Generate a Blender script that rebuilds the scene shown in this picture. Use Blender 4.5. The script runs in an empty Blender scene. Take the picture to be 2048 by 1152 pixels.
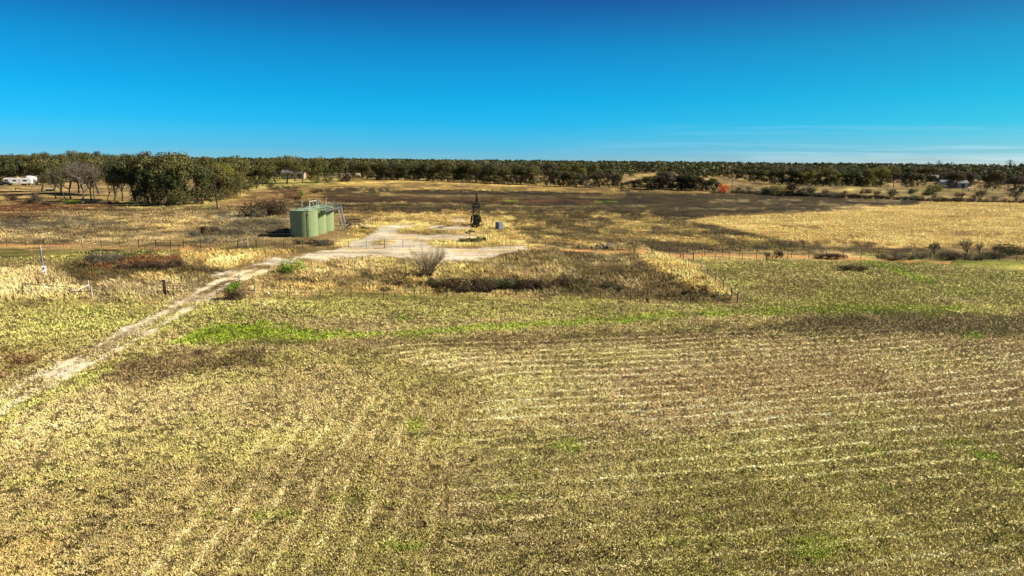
import bpy, math, random
import numpy as np
from mathutils import Vector, Matrix
R = math.radians
random.seed(7); rng = np.random.default_rng(11)
scene = bpy.context.scene
COL = scene.collection

# ------------------------------------------------------------------ camera
H = 15.0; PITCH = R(10.62); ROLL = R(0.52); FPX = 2048*24/36
cd = bpy.data.cameras.new("camera"); cam = bpy.data.objects.new("camera", cd); COL.objects.link(cam)
cd.lens = 24; cd.sensor_width = 36; cd.clip_start = 0.5; cd.clip_end = 20000
CR = Matrix.Rotation(R(90)-PITCH, 3, 'X') @ Matrix.Rotation(ROLL, 3, 'Z')
cam.matrix_world = Matrix.Translation((0, 0, H)) @ CR.to_4x4()
scene.camera = cam
# ------------------------------------------------------------------ light
SUN_AZ, SUN_EL = 85.0, 38.0          # degrees clockwise from straight ahead, above horizon
sd = bpy.data.lights.new("sun", 'SUN'); sun = bpy.data.objects.new("sun", sd); COL.objects.link(sun)
sd.energy = 5.0; sd.angle = R(0.5); sd.color = (1.0, 0.90, 0.73)
sv = Vector((math.sin(R(SUN_AZ))*math.cos(R(SUN_EL)), math.cos(R(SUN_AZ))*math.cos(R(SUN_EL)), math.sin(R(SUN_EL))))
sun.rotation_euler = sv.to_track_quat('Z', 'Y').to_euler(); sun.location = (60, -20, 80)
w = bpy.data.worlds.new("World"); scene.world = w; w.use_nodes = True
nt = w.node_tree; nt.nodes.clear()
def N(t, typ, **kw):
    n = t.nodes.new(typ)
    for k, v in kw.items(): setattr(n, k, v)
    return n
out = N(nt, 'ShaderNodeOutputWorld'); bg = N(nt, 'ShaderNodeBackground')
sky = N(nt, 'ShaderNodeTexSky', sky_type='NISHITA'); sky.sun_disc = False
sky.sun_elevation = R(SUN_EL); sky.sun_rotation = R(SUN_AZ); sky.altitude = 0; sky.air_density = 1.0
sky.dust_density = 0.2; sky.ozone_density = 3.0
bg.inputs[1].default_value = 0.12
# deep saturated blue of the clear winter sky: tint of the sky texture by elevation
tcz = N(nt, 'ShaderNodeTexCoord'); sz_ = N(nt, 'ShaderNodeSeparateXYZ'); nt.links.new(tcz.outputs['Generated'], sz_.inputs[0])
rmp = N(nt, 'ShaderNodeValToRGB'); rmp.color_ramp.interpolation = 'LINEAR'; nt.links.new(sz_.outputs[2], rmp.inputs[0])
stops = [(0.0, (.30, .80, 1.42)), (.015, (.15, .72, 1.43)), (.05, (.04, .69, 1.30)), (.084, (.02, .665, 1.16)), (.149, (.024, .55, .92)), (.21, (.04, .28, .62)), (.32, (.10, .20, .42)), (.75, (.10, .15, .22))]
while len(rmp.color_ramp.elements) < len(stops): rmp.color_ramp.elements.new(.5)
for e, (ps, c) in zip(rmp.color_ramp.elements, stops): e.position = ps; e.color = (c[0]/1.5, c[1]/1.5, c[2]/1.5, 1)
scl = N(nt, 'ShaderNodeVectorMath', operation='SCALE'); scl.inputs['Scale'].default_value = 0.83; nt.links.new(rmp.outputs[0], scl.inputs[0])
tint = N(nt, 'ShaderNodeVectorMath', operation='MULTIPLY'); nt.links.new(sky.outputs[0], tint.inputs[0]); nt.links.new(scl.outputs[0], tint.inputs[1])
# faint cirrus streaks low on the right
tc = N(nt, 'ShaderNodeTexCoord'); mp = N(nt, 'ShaderNodeMapping'); mp.inputs['Scale'].default_value = (3, 3, 75)
ns = N(nt, 'ShaderNodeTexNoise'); ns.inputs['Scale'].default_value = 1.3; ns.inputs['Detail'].default_value = 8; ns.inputs['Distortion'].default_value = 0.6
nt.links.new(tc.outputs['Generated'], mp.inputs[0]); nt.links.new(mp.outputs[0], ns.inputs[0])
cr = N(nt, 'ShaderNodeValToRGB'); cr.color_ramp.elements[0].position = 0.5; cr.color_ramp.elements[1].position = 1.0
nt.links.new(ns.outputs[0], cr.inputs[0])
sx = N(nt, 'ShaderNodeSeparateXYZ'); nt.links.new(tc.outputs['Generated'], sx.inputs[0])
mx = N(nt, 'ShaderNodeMapRange'); mx.inputs[1].default_value = 0.0; mx.inputs[2].default_value = 0.6
mz = N(nt, 'ShaderNodeMapRange'); mz.inputs[1].default_value = 0.06; mz.inputs[2].default_value = 0.02
nt.links.new(sx.outputs[0], mx.inputs[0]); nt.links.new(sx.outputs[2], mz.inputs[0])
m1 = N(nt, 'ShaderNodeMath', operation='MULTIPLY'); m2 = N(nt, 'ShaderNodeMath', operation='MULTIPLY')
nt.links.new(mx.outputs[0], m1.inputs[0]); nt.links.new(mz.outputs[0], m1.inputs[1])
nt.links.new(m1.outputs[0], m2.inputs[0]); nt.links.new(cr.outputs[0], m2.inputs[1])
shx = N(nt, 'ShaderNodeMapRange'); shx.inputs[1].default_value = 0.0; shx.inputs[2].default_value = 0.65
nt.links.new(sx.outputs[0], shx.inputs[0]); shm = N(nt, 'ShaderNodeMix', data_type='RGBA'); shm.inputs['A'].default_value = (1, 1, 1, 1); shm.inputs['B'].default_value = (1.9, .90, .70, 1)
nt.links.new(shx.outputs[0], shm.inputs['Factor']); shs = N(nt, 'ShaderNodeVectorMath', operation='MULTIPLY'); nt.links.new(tint.outputs[0], shs.inputs[0]); nt.links.new(shm.outputs['Result'], shs.inputs[1])
mixc = N(nt, 'ShaderNodeMix', data_type='RGBA'); mixc.inputs['B'].default_value = (3.4, 4.6, 5.1, 1)
nt.links.new(m2.outputs[0], mixc.inputs['Factor']); nt.links.new(shs.outputs[0], mixc.inputs['A'])
nt.links.new(mixc.outputs['Result'], bg.inputs[0]); nt.links.new(bg.outputs[0], out.inputs[0])
scene.view_settings.view_transform = 'Standard'; scene.view_settings.look = 'None'
scene.view_settings.exposure = 0.85; scene.view_settings.gamma = 1.0
scene.cycles.max_bounces = 5; scene.cycles.transparent_max_bounces = 8

# ------------------------------------------------------------------ noise, terrain, pixel -> ground
def hash2(i, j, s):
    n = (i.astype(np.int64)*374761393 + j.astype(np.int64)*668265263 + s*1442695041) & 0xffffffff
    n = ((n ^ (n >> 13))*1274126177) & 0xffffffff
    return ((n ^ (n >> 16)) & 0xffff)/65535.0
def vnoise(x, y, s=0):
    xi = np.floor(x); yi = np.floor(y); fx = x-xi; fy = y-yi
    fx = fx*fx*(3-2*fx); fy = fy*fy*(3-2*fy)
    a = hash2(xi, yi, s); b = hash2(xi+1, yi, s); c = hash2(xi, yi+1, s); d = hash2(xi+1, yi+1, s)
    return (a*(1-fx)+b*fx)*(1-fy)+(c*(1-fx)+d*fx)*fy
def fbm(x, y, s=0, o=4):
    t = 0; a = 0.5; n = 0
    for k in range(o):
        t = t+a*vnoise(x*2**k, y*2**k, s+k*17); n += a; a *= 0.55
    return t/n
def sstep(a, b, x):
    t = np.clip((x-a)/(b-a), 0, 1); return t*t*(3-2*t)
def ray(px, py):
    d = CR @ Vector(((px-1024)/FPX, -(py-576)/FPX, -1.0)); return d
def flat(px, py):
    d = ray(px, py); t = -H/d.z; return np.array([d.x*t, d.y*t])
def segdist(x, y, a, b):
    ab = b-a; t = np.clip(((x-a[0])*ab[0]+(y-a[1])*ab[1])/(ab@ab), 0, 1)
    return np.hypot(x-a[0]-t*ab[0], y-a[1]-t*ab[1])
RA, RB = flat(1262, 500), flat(1440, 590)
SA, SB = flat(900, 572), flat(1330, 580)
PA, PB = flat(560, 520), flat(1180, 512)
def terrain(x, y):
    x = np.asarray(x, float); y = np.asarray(y, float); D = np.hypot(x, y)
    z = 0.9*np.exp(-(segdist(x, y, RA, RB)/3.2)**2)
    z = z - 1.1*np.exp(-(segdist(x, y, SA, SB)/5.0)**2)
    z = z + 0.5*np.exp(-(segdist(x, y, PA, PB)/7.0)**2)
    z = z + (fbm(x/60+9, y/60+3, 5, 3)-0.5)*1.6*sstep(100, 260, D)
    z = z + (fbm(x/2.6, y/2.6, 8, 3)-0.5)*0.16 + (vnoise(x/9, y/9, 31)-0.5)*0.25
    return z*(1-sstep(900, 2500, D))
def P(px, py, dz=0.0):
    d = ray(px, py); z = 0.0
    for _ in range(10):
        t = (z-H)/d.z; x, y = d.x*t, d.y*t; z = 0.5*z+0.5*float(terrain(x, y))
    return Vector((x, y, float(terrain(x, y))+dz))
def topz(p, px, py):                     # height over p of the point that shows at py
    d = ray(px, py); hd = math.hypot(p.x, p.y)
    return H + hd*d.z/math.hypot(d.x, d.y) - p.z

# ------------------------------------------------------------------ ground colour regions (mostly ground cover, laid out in plan)
PAL = dict(straw=(.43, .34, .17), pale=(.62, .48, .22), gold=(.54, .38, .13), mtan=(.27, .195, .09), track=(.68, .585, .43), dfield=(.050, .038, .017), wheat=(.80, .555, .19), bank=(.46, .34, .14), tan=(.36, .26, .115), olive=(.31, .26, .08),
           green=(.28, .37, .035), lgreen=(.43, .40, .11), dark=(.080, .062, .028), brown=(.19, .135, .062), rust=(.15, .06, .025),
           cal=(.50, .455, .37), red=(.42, .22, .09), pink=(.55, .40, .19), grey=(.12, .11, .07), field=(.45, .355, .15))
def UV(x, y):                             # plan coordinates: bearing and inverse range
    return np.degrees(np.arctan2(x, y))*23.8, 20475.0/np.maximum(np.hypot(x, y), 1.0)
# (points in the photo, colour, edge softness, strength, tall grass height, mown, bare)
REG = []
def reg(pts, col, soft=6, k=1.0, tall=None, mown=None, bare=None, noise=14):
    REG.append((pts, col, soft, k, tall, mown, bare, noise))
def band(pts, wd, col, **kw):             # a strip along a line, half width wd px
    a = [(x, y-wd) for x, y in pts]; b = [(x, y+wd) for x, y in pts][::-1]
    reg(a+b, col, **kw)
# --- far land
reg([(-300, 345), (2400, 350), (2400, 372), (-300, 372)], 'tan', 5, .7, 0)
reg([(1440, 358), (2400, 362), (2400, 402), (1500, 392)], 'mtan', 4, .75, 0)
reg([(1500, 374), (1900, 378), (2400, 384), (2400, 392), (1600, 388)], 'lgreen', 4, .3, 0)
reg([(0, 372), (240, 372), (300, 402), (0, 408)], 'tan', 4, .9, 0)
reg([(-60, 380), (120, 385), (230, 398), (-60, 400)], 'gold', 5, .5, 0)
reg([(500, 352), (720, 352), (740, 372), (480, 378)], 'lgreen', 5, .6, 0)
reg([(520, 366), (730, 362), (700, 374), (480, 382)], 'lgreen', 4, .6, 0)
reg([(540, 373), (1150, 376), (1640, 386), (1880, 404), (1840, 412), (1500, 428), (1380, 442), (1000, 432), (620, 425), (560, 395)], 'dfield', 5, .94, .2)
reg([(700, 357), (900, 362), (1230, 374), (1230, 379), (900, 374), (640, 371)], 'gold', 2.5, .8, .2)
band([(780, 378), (950, 377), (1100, 381), (1250, 385), (1420, 384)], 1.7, 'gold', soft=2, k=.75, noise=3)
band([(1130, 380), (1200, 382)], 2.0, 'gold', soft=3, k=.7, noise=3)
band([(520, 384), (700, 389), (980, 396), (1250, 393)], 2.2, 'brown', soft=4, k=.9, noise=4)
band([(760, 388), (900, 392), (1060, 392)], 1.8, 'tan', soft=3, k=.7, noise=3)
band([(640, 398), (900, 401), (1200, 404)], 2.2, 'rust', soft=4, k=.55, noise=4)
band([(1190, 403.5), (1235, 403.5)], 1.3, 'green', soft=1.5, k=.9, noise=1)
band([(1010, 401), (1035, 402)], 1.5, 'green', soft=2, k=.6, noise=1)
for q in [(1420, 1500, 401), (1480, 1570, 400), (1500, 1580, 405), (1560, 1600, 398), (1350, 1470, 417), (1470, 1530, 416), (1700, 1800, 402), (1640, 1690, 407), (1180, 1290, 412), (1660, 1760, 413)]:
    band([(q[0], q[2]), (q[1], q[2]+1)], 1.3, 'straw', soft=2.5, k=.5, noise=5)
reg([(480, 388), (590, 384), (640, 392), (600, 400), (480, 420), (440, 415)], 'rust', 8, .55, .3)
reg([(430, 392), (490, 382), (480, 400), (380, 420), (340, 420)], 'gold', 7, .7, .4)
reg([(600, 372), (650, 378), (640, 400), (600, 402)], 'gold', 6, .5, .3)
# --- left meadow
reg([(-300, 408), (480, 412), (590, 425), (560, 470), (370, 486), (-300, 487)], 'mtan', 6, .95, .45)
reg([(-200, 404), (140, 406), (240, 414), (120, 424), (-200, 424)], 'rust', 5, .85, .4)
reg([(-200, 432), (60, 432), (90, 440), (-200, 441)], 'rust', 4, .75, .4)
reg([(240, 404), (420, 405), (390, 416), (250, 414)], 'lgreen', 5, .6, .3)
reg([(0, 440), (140, 438), (250, 444), (140, 458), (0, 460)], 'grey', 7, .75, .3)
reg([(400, 432), (500, 425), (580, 440), (560, 468), (470, 478), (380, 486), (380, 470), (480, 445)], 'grey', 8, .8, .4)
reg([(20, 462), (360, 462), (360, 484), (20, 486)], 'straw', 7, .4, .45)
reg([(290, 448), (380, 444), (350, 458), (290, 460)], 'gold', 7, .6, .5)
# --- berm behind the pump
reg([(560, 402), (700, 409), (1000, 409), (1180, 416), (1120, 428), (960, 424), (700, 424), (570, 420)], 'dark', 4, .95, .5)
band([(640, 407), (900, 408), (1190, 413)], 1.2, 'tan', soft=2, k=.6, noise=3)
band([(690, 422), (730, 423)], 2, 'red', soft=2, k=.9, noise=2)
band([(780, 423), (805, 424)], 2, 'red', soft=2, k=.9, noise=2)
band([(910, 424), (940, 424)], 2, 'red', soft=2, k=.9, noise=2)
# --- pad surroundings
reg([(640, 428), (960, 427), (1130, 432), (1180, 450), (1090, 480), (1080, 498), (640, 498), (700, 470), (730, 440)], 'gold', 5, .95, .45)
reg([(740, 438), (800, 440), (800, 447), (740, 446)], 'brown', 4, .7, .3)
# --- mixed ground right of the pad
reg([(1020, 426), (1180, 412), (1400, 432), (1600, 492), (1660, 500), (1290, 500), (1060, 490), (1030, 450)], 'dark', 6, .85, .45)
for a, b, y0, y1, h in [(1090, 1300, 424, 434, 2.5), (1180, 1380, 431, 445, 2.5), (1040, 1090, 438, 450, 5), (1150, 1300, 452, 458, 3), (1230, 1420, 443, 462, 3), (1200, 1370, 468, 478, 4.5), (1290, 1450, 474, 490, 4), (1080, 1250, 478, 492, 4), (1350, 1600, 463, 492, 3), (1040, 1120, 452, 462, 3), (1400, 1560, 476, 486, 2.5)]:
    band([(a, y0), ((a+b)/2, (y0+y1)/2-1), (b, y1)], h, 'gold', soft=5, k=.68, noise=10, tall=.4)
band([(1040, 455), (1120, 470), (1200, 480)], 3, 'dark', soft=4, k=.7, noise=8)
# --- golden field
reg([(1376, 441), (1420, 434), (1560, 428), (1700, 422), (1810, 412), (1880, 404), (2400, 412), (2400, 500), (1760, 496), (1620, 490), (1500, 466)], 'wheat', 2.5, 1.0, .4, noise=2.5)
reg([(1850, 402), (2400, 402), (2400, 440), (1900, 425)], 'wheat', 5, .8, .45)
for a, b, y0, y1 in [(1900, 2048, 432, 436), (1640, 1720, 441, 443), (1560, 1640, 452, 455), (1820, 2000, 463, 470), (1700, 1850, 472, 476), (1930, 2048, 450, 456), (1650, 1780, 484, 488)]:
    band([(a, y0), (b, y1)], 1.5, 'brown', soft=3, k=.4, noise=6)
reg([(1540, 484), (1700, 490), (1800, 494), (2400, 498), (2400, 512), (1760, 512), (1560, 508)], 'dark', 5, .8, .35)
# --- pasture between lane and hollow, left
reg([(-300, 495), (270, 497), (380, 500), (300, 520), (160, 532), (-300, 535)], 'lgreen', 4, .85, .05, .8)
reg([(-100, 515), (180, 516), (160, 534), (-100, 538)], 'tan', 8, .6, .2, .5)
reg([(120, 528), (180, 505), (300, 503), (440, 510), (470, 560), (400, 590), (120, 585), (90, 560)], 'dark', 7, .85, .5)
reg([(170, 530), (260, 514), (360, 512), (365, 524), (300, 534), (180, 540)], 'rust', 6, .8, .35)
reg([(-300, 540), (100, 540), (130, 560), (190, 595), (130, 600), (60, 612), (-300, 625)], 'pale', 7, .95, .85)
reg([(180, 585), (230, 570), (330, 560), (420, 562), (390, 598), (240, 606), (180, 604)], 'straw', 6, .9, .8)
reg([(300, 545), (400, 536), (430, 548), (330, 562), (250, 566)], 'gold', 6, .6, .7)
reg([(360, 508), (480, 498), (590, 502), (540, 515), (470, 540), (420, 540), (370, 520)], 'gold', 6, .95, .75)
reg([(340, 532), (400, 526), (440, 540), (420, 560), (360, 562)], 'dark', 5, .8, .6)
# --- embankment in front of the pad
reg([(500, 545), (560, 525), (720, 517), (900, 526), (1100, 505), (1290, 496), (1340, 540), (1480, 606), (500, 600)], 'bank', 5, .95, .6)
for q_ in range(26):
    a_ = 540+q_*34; b_ = 520+((q_*37) % 78); c_ = ['dark', 'gold', 'brown', 'straw', 'dark'][q_ % 5]
    band([(a_, b_), (a_+26+(q_*13) % 30, b_+2)], 2.5+(q_ % 3), c_, soft=5, k=.6, noise=10)
reg([(1080, 496), (1290, 502), (1330, 545), (1470, 606), (1060, 600), (1140, 540), (1060, 520)], 'dark', 7, .75, .42)  # darker slope left of the ridge
for a, b, y0, y1, h in [(1110, 1200, 520, 530, 7), (1190, 1290, 512, 522, 5), (1050, 1150, 585, 594, 4), (1150, 1280, 560, 570, 4), (1060, 1160, 546, 552, 6)]:
    band([(a, y0), (b, y1)], h, 'straw', soft=7, k=.6, noise=12, tall=.7)
reg([(560, 552), (700, 552), (850, 560), (1000, 566), (1180, 562), (1200, 584), (900, 586), (640, 574), (560, 568)], 'dark', 7, .8, .6)
for a, b, y in [(560, 700, 575), (700, 800, 581), (620, 720, 560), (750, 860, 556), (860, 900, 582)]:
    band([(a, y), (b, y+3)], 4, 'gold', soft=5, k=.7, noise=10, tall=.7)
reg([(560, 596), (1000, 598), (1480, 601), (1480, 607), (1000, 604), (560, 601)], 'dark', 3, .8, .3)
reg([(1268, 498), (1300, 504), (1370, 520), (1420, 560), (1470, 592), (1440, 592), (1375, 570), (1300, 538)], 'wheat', 4, 1.0, .6, noise=6)  # paler strip along the ridge
# --- near field, mown
NEAR = [(-600, 625), (60, 614), (240, 607), (420, 598), (560, 603), (1000, 606), (1485, 608), (1478, 590), (1440, 560), (1392, 524), (1600, 521), (1800, 523), (2600, 527), (2600, 1500), (2600, 3500), (-600, 3500), (-600, 1500)]
reg(NEAR, 'field', 3, 1.0, 0, 1, noise=5)
reg([(-300, 610), (500, 604), (560, 640), (240, 690), (-300, 730)], 'lgreen', 10, .6)
reg([(1390, 522), (2600, 527), (2600, 640), (1500, 640), (1485, 600)], 'lgreen', 8, .8)
reg([(1480, 528), (1640, 524), (1700, 545), (1600, 600), (1500, 590)], 'tan', 10, .5)
reg([(1830, 595), (2100, 598), (2100, 610), (1850, 608)], 'pale', 5, .5)
reg([(520, 602), (1450, 607), (1500, 625), (1000, 640), (560, 640)], 'lgreen', 8, .65)
for pts in ([(330, 690), (400, 655), (520, 638), (600, 655), (720, 668), (640, 684), (440, 688)], ): reg(pts, 'green', 8, .95)
reg([(380, 680), (410, 650), (490, 645), (560, 665), (700, 672), (600, 682)], 'green', 6, .85)
band([(680, 674), (850, 665), (960, 655), (1120, 645), (1260, 640)], 5, 'green', soft=5, k=.8, noise=8)
band([(770, 634), (830, 637)], 3, 'green', soft=5, k=.8, noise=8)
band([(1240, 640), (1450, 627), (1600, 622), (1800, 618), (1920, 618)], 6, 'green', soft=6, k=.8, noise=8)
band([(1720, 524), (1770, 530), (1830, 552), (1870, 566)], 5, 'green', soft=5, k=.9, noise=6)
band([(1800, 524), (2300, 532)], 4, 'green', soft=5, k=.6, noise=6)
band([(1890, 585), (2000, 582)], 5, 'green', soft=8, k=.5, noise=8)
reg([(0, 700), (90, 704), (80, 730), (0, 760)], 'rust', 7, .7)
reg([(-200, 690), (100, 700), (60, 712), (-200, 712)], 'olive', 6, .6)
reg([(-300, 800), (60, 790), (200, 735), (320, 700), (340, 715), (200, 770), (0, 850), (-300, 870)], 'green', 10, .55)
reg([(190, 765), (250, 720), (360, 700), (520, 706), (540, 730), (380, 748), (260, 775)], 'brown', 8, 1.0)
reg([(480, 686), (760, 678), (1100, 665), (1250, 660), (1300, 690), (1000, 700), (700, 705)], 'brown', 9, .65)
reg([(1500, 655), (1640, 630), (1900, 625), (2300, 640), (2300, 672), (1900, 672), (1600, 672)], 'dark', 8, .68)
reg([(1240, 670), (1500, 655), (1560, 680), (1300, 700)], 'brown', 8, .7)
reg([(1180, 740), (1500, 700), (1900, 690), (2400, 700), (2400, 820), (1900, 830), (1500, 870), (1250, 850)], 'pink', 22, .75)
reg([(1900, 690), (2200, 690), (2200, 780), (1980, 760)], 'pink', 15, .7)
reg([(1000, 900), (1500, 880), (2000, 900), (2400, 950), (2400, 1130), (1200, 1130)], 'lgreen', 30, .5)
reg([(900, 880), (2400, 900), (2400, 1300), (900, 1300)], 'straw', 30, .45)
reg([(1300, 880), (2400, 860), (2400, 1200), (1300, 1200)], 'lgreen', 40, .35)
reg([(1400, 940), (1800, 950), (1850, 1050), (1400, 1040)], 'dark', 40, .10)
reg([(-300, 800), (500, 760), (900, 900), (800, 1300), (-300, 1300)], 'field', 30, .5)
reg([(100, 790), (260, 770), (700, 760), (700, 830), (300, 900), (0, 960)], 'straw', 25, .38)
reg([(-200, 1060), (120, 1070), (100, 1200), (-200, 1200)], 'gold', 18, .45)
for cx, cy, rx, ry, k in [(1965, 915, 26, 5, .9), (1995, 945, 26, 6, .9), (1630, 1095, 55, 18, .5), (1600, 1110, 30, 12, .4), (1140, 892, 30, 9, .6), (555, 1032, 60, 10, .6), (830, 850, 20, 16, .55), (800, 1095, 45, 12, .5), (1400, 1040, 30, 9, .5), (1770, 980, 30, 9, .5), (1740, 905, 40, 8, .4), (2000, 1080, 40, 8, .4), (1940, 885, 50, 5, .5), (1410, 660, 30, 4, .3), (1340, 712, 20, 4, .6), (1945, 672, 12, 3, .8), (1870, 635, 18, 3, .6), (1030, 1000, 60, 14, .3), (700, 1000, 60, 18, .3)]:
    reg([(cx+rx*math.cos(a), cy+ry*math.sin(a)) for a in [k_*math.pi/4 for k_ in range(8)]], 'green', 5+ry*.4, k)
for cx, cy in ((925, 935), (1400, 1028), (780, 1100), (820, 805), (1312, 795), (1995, 845)):
    reg([(cx+8*math.cos(a), cy+3*math.sin(a)) for a in [k_*math.pi/3 for k_ in range(6)]], 'rust', 4, .8, noise=3)
# --- lane, caliche road and pad
band([(-200, 489), (0, 490), (130, 491), (260, 494.5), (400, 497), (440, 498)], 1.9, 'red', soft=1.4, k=.85, tall=0, mown=0, bare=1, noise=4)
band([(430, 498), (560, 499), (640, 500)], 2.4, 'olive', soft=2, k=.7, tall=.05, noise=3)
band([(1120, 500), (1270, 503), (1310, 507), (1400, 510), (1560, 513), (1700, 517), (1830, 523), (1900, 526)], 2.2, 'red', soft=1.6, k=.9, tall=0, mown=0, bare=1, noise=3)
ROAD = [(500, 530), (560, 515), (640, 505), (700, 490), (735, 475), (760, 455), (790, 450), (826, 451), (800, 458), (790, 468), (850, 467), (930, 468), (975, 472), (930, 476), (860, 478), (850, 492), (900, 497), (1040, 492), (1065, 495), (1010, 508), (950, 520), (900, 523), (860, 516), (760, 511), (640, 522), (560, 531), (490, 540), (440, 556), (420, 552), (450, 540)]
reg(ROAD, 'cal', 2.2, 1.0, 0, 0, 1, noise=8)
for cx, cy, rx, ry, c_, k in ((700, 505, 60, 2, 'tan', .4), (640, 515, 50, 2, 'pale', .4), (980, 505, 40, 2, 'gold', .6), (940, 510, 30, 2, 'tan', .5), (820, 485, 40, 3, 'grey', .25), (900, 474, 50, 2, 'tan', .35), (790, 462, 18, 4, 'grey', .2), (1010, 497, 30, 1.5, 'gold', .5), (560, 526, 30, 1.5, 'brown', .4), (860, 500, 60, 1.5, 'pale', .4), (750, 507, 30, 1.2, 'tan', .4), (800, 475, 30, 3, 'gold', .6), (860, 484, 40, 2.5, 'tan', .6), (720, 498, 25, 2, 'gold', .5), (930, 503, 35, 2.5, 'gold', .6), (1010, 503, 25, 1.5, 'brown', .4), (600, 518, 30, 1.5, 'tan', .6), (830, 508, 40, 2, 'tan', .55)):
    reg([(cx+rx*math.cos(a), cy+ry*math.sin(a)) for a in [k_*math.pi/4 for k_ in range(8)]], c_, 3, k, noise=7)
reg([(870, 451), (935, 450), (945, 458), (880, 461), (850, 458)], 'cal', 2.5, .8, 0, 0, 1, noise=4)
reg([(905, 440), (925, 438), (935, 442), (910, 445)], 'cal', 2.5, .7, 0, 0, 1, noise=4)
band([(500, 540), (420, 570), (370, 600), (300, 645), (230, 680), (150, 720), (90, 765)], 10, 'tan', soft=8, k=.8, tall=.05, mown=.6, noise=8)
band([(520, 533), (440, 560), (395, 585), (330, 622), (260, 655), (200, 688), (140, 722), (90, 755)], 3.4, 'track', soft=3, k=.95, tall=0, mown=0, bare=1, noise=7)
band([(540, 538), (470, 560), (420, 590), (370, 622), (300, 665), (230, 700), (160, 738), (90, 780)], 3.8, 'track', soft=3, k=.9, tall=0, mown=0, bare=1, noise=8)
band([(420, 593), (370, 600), (330, 622), (270, 660), (210, 695)], 7, 'track', soft=7, k=.5, tall=0, mown=0, bare=.6, noise=12)
band([(200, 700), (140, 738), (60, 788), (0, 826), (-80, 880), (-200, 950)], 4.5, 'track', soft=5, k=.85, bare=.6, noise=5)
band([(120, 728), (80, 750), (0, 798), (-80, 845), (-200, 905)], 4, 'track', soft=5, k=.75, bare=.5, noise=5)
band([(120, 850), (0, 900)], 5, 'pale', soft=12, k=.35, noise=16)
band([(747, 497), (775, 496)], 1.6, 'red', soft=1.5, k=.9, noise=2)
reg([(740, 484), (765, 480), (805, 482), (790, 489), (745, 490)], 'gold', 3, .85, .3, bare=0, noise=5)
reg([(800, 460), (850, 458), (890, 462), (900, 466), (840, 468), (800, 466)], 'gold', 3, .9, .4, bare=0, noise=5)
reg([(900, 462), (950, 458), (975, 462), (960, 470), (910, 468)], 'gold', 3, .9, .4, bare=0, noise=5)
reg([(905, 486), (930, 478), (975, 480), (990, 492), (910, 495)], 'gold', 3, .9, .4, bare=0, noise=5)

# ------------------------------------------------------------------ ground sheet: polar grid, even in bearing and in inverse range
TH = np.concatenate([np.arange(-180, -52, 4.0), np.arange(-52, 52.01, 0.125), np.arange(56, 180.1, 4.0)])
VR = np.concatenate([[20475/9000., 20475/5000.], np.linspace(20475/3000., 20475/15.5, 700), 20475/np.array([12., 8., 4., 1.5])])
TT, VV = np.meshgrid(np.radians(TH), VR, indexing='ij')
DD = 20475.0/VV
GX, GY = DD*np.sin(TT), DD*np.cos(TT)
GU, GV = UV(GX, GY)
nz1 = fbm(GX/6.0, GY/6.0, 3, 4)-0.5; nz2 = fbm(GX/1.5, GY/1.5, 21, 3)-0.5
nzf = fbm(GU/22.0, GV/9.0, 40, 4)-0.5
nzw = nzf*0.7+nz1*0.6+nz2*0.8
def poly_sd(px, py, poly):
    d = np.full(px.shape, 1e9); s = np.zeros(px.shape, bool); n = len(poly)
    for i in range(n):
        ax, ay = poly[i]; bx, by = poly[(i+1) % n]; ex, ey = bx-ax, by-ay
        t = np.clip(((px-ax)*ex+(py-ay)*ey)/(ex*ex+ey*ey+1e-9), 0, 1)
        d = np.minimum(d, (px-ax-t*ex)**2+(py-ay-t*ey)**2)
        c = (ay > py) != (by > py)
        xx = (bx-ax)*(py-ay)/((by-ay) if by != ay else 1e-9)+ax
        s ^= c & (px < xx)
    d = np.sqrt(d); return np.where(s, -d, d)
GC = np.zeros(GX.shape+(3,)); GC[:] = PAL['tan']
GT = np.full(GX.shape, 0.2); GM = np.zeros(GX.shape); GB = np.zeros(GX.shape)
for pts, col, soft, k, tall, mown, bare, nzk in REG:
    q = []
    for px, py in pts:
        if py > 1400: ww = np.array([(px-1024)/90.0, 6.0-(py-1400)/120])
        else:
            pp = P(px, py); ww = np.array([pp.x, pp.y])
        u_, v_ = UV(ww[0], ww[1]); q.append((float(u_), float(v_)))
    if pts is NEAR:                        # the mown field also runs on beneath and behind the viewpoint
        q[-5:] = [(3400, q[-6][1]), (4400, q[-6][1]), (4400, 2e4), (-4400, 2e4), (-4400, q[0][1])]
    qa = np.array(q); mg = soft*3+nzk
    mk = (GU > qa[:, 0].min()-mg) & (GU < qa[:, 0].max()+mg) & (GV > qa[:, 1].min()-mg) & (GV < qa[:, 1].max()+mg)
    if not mk.any(): continue
    sdv = poly_sd(GU[mk], GV[mk], q)+nzw[mk]*nzk*2.0
    m = k*sstep(soft, -soft, sdv)
    m3 = m[:, None]
    GC[mk] = GC[mk]*(1-m3)+np.array(PAL[col])*m3
    if tall is not None: GT[mk] = GT[mk]*(1-m)+tall*m
    if mown is not None: GM[mk] = GM[mk]*(1-m)+mown*m
    if bare is not None: GB[mk] = GB[mk]*(1-m)+bare*m
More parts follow.
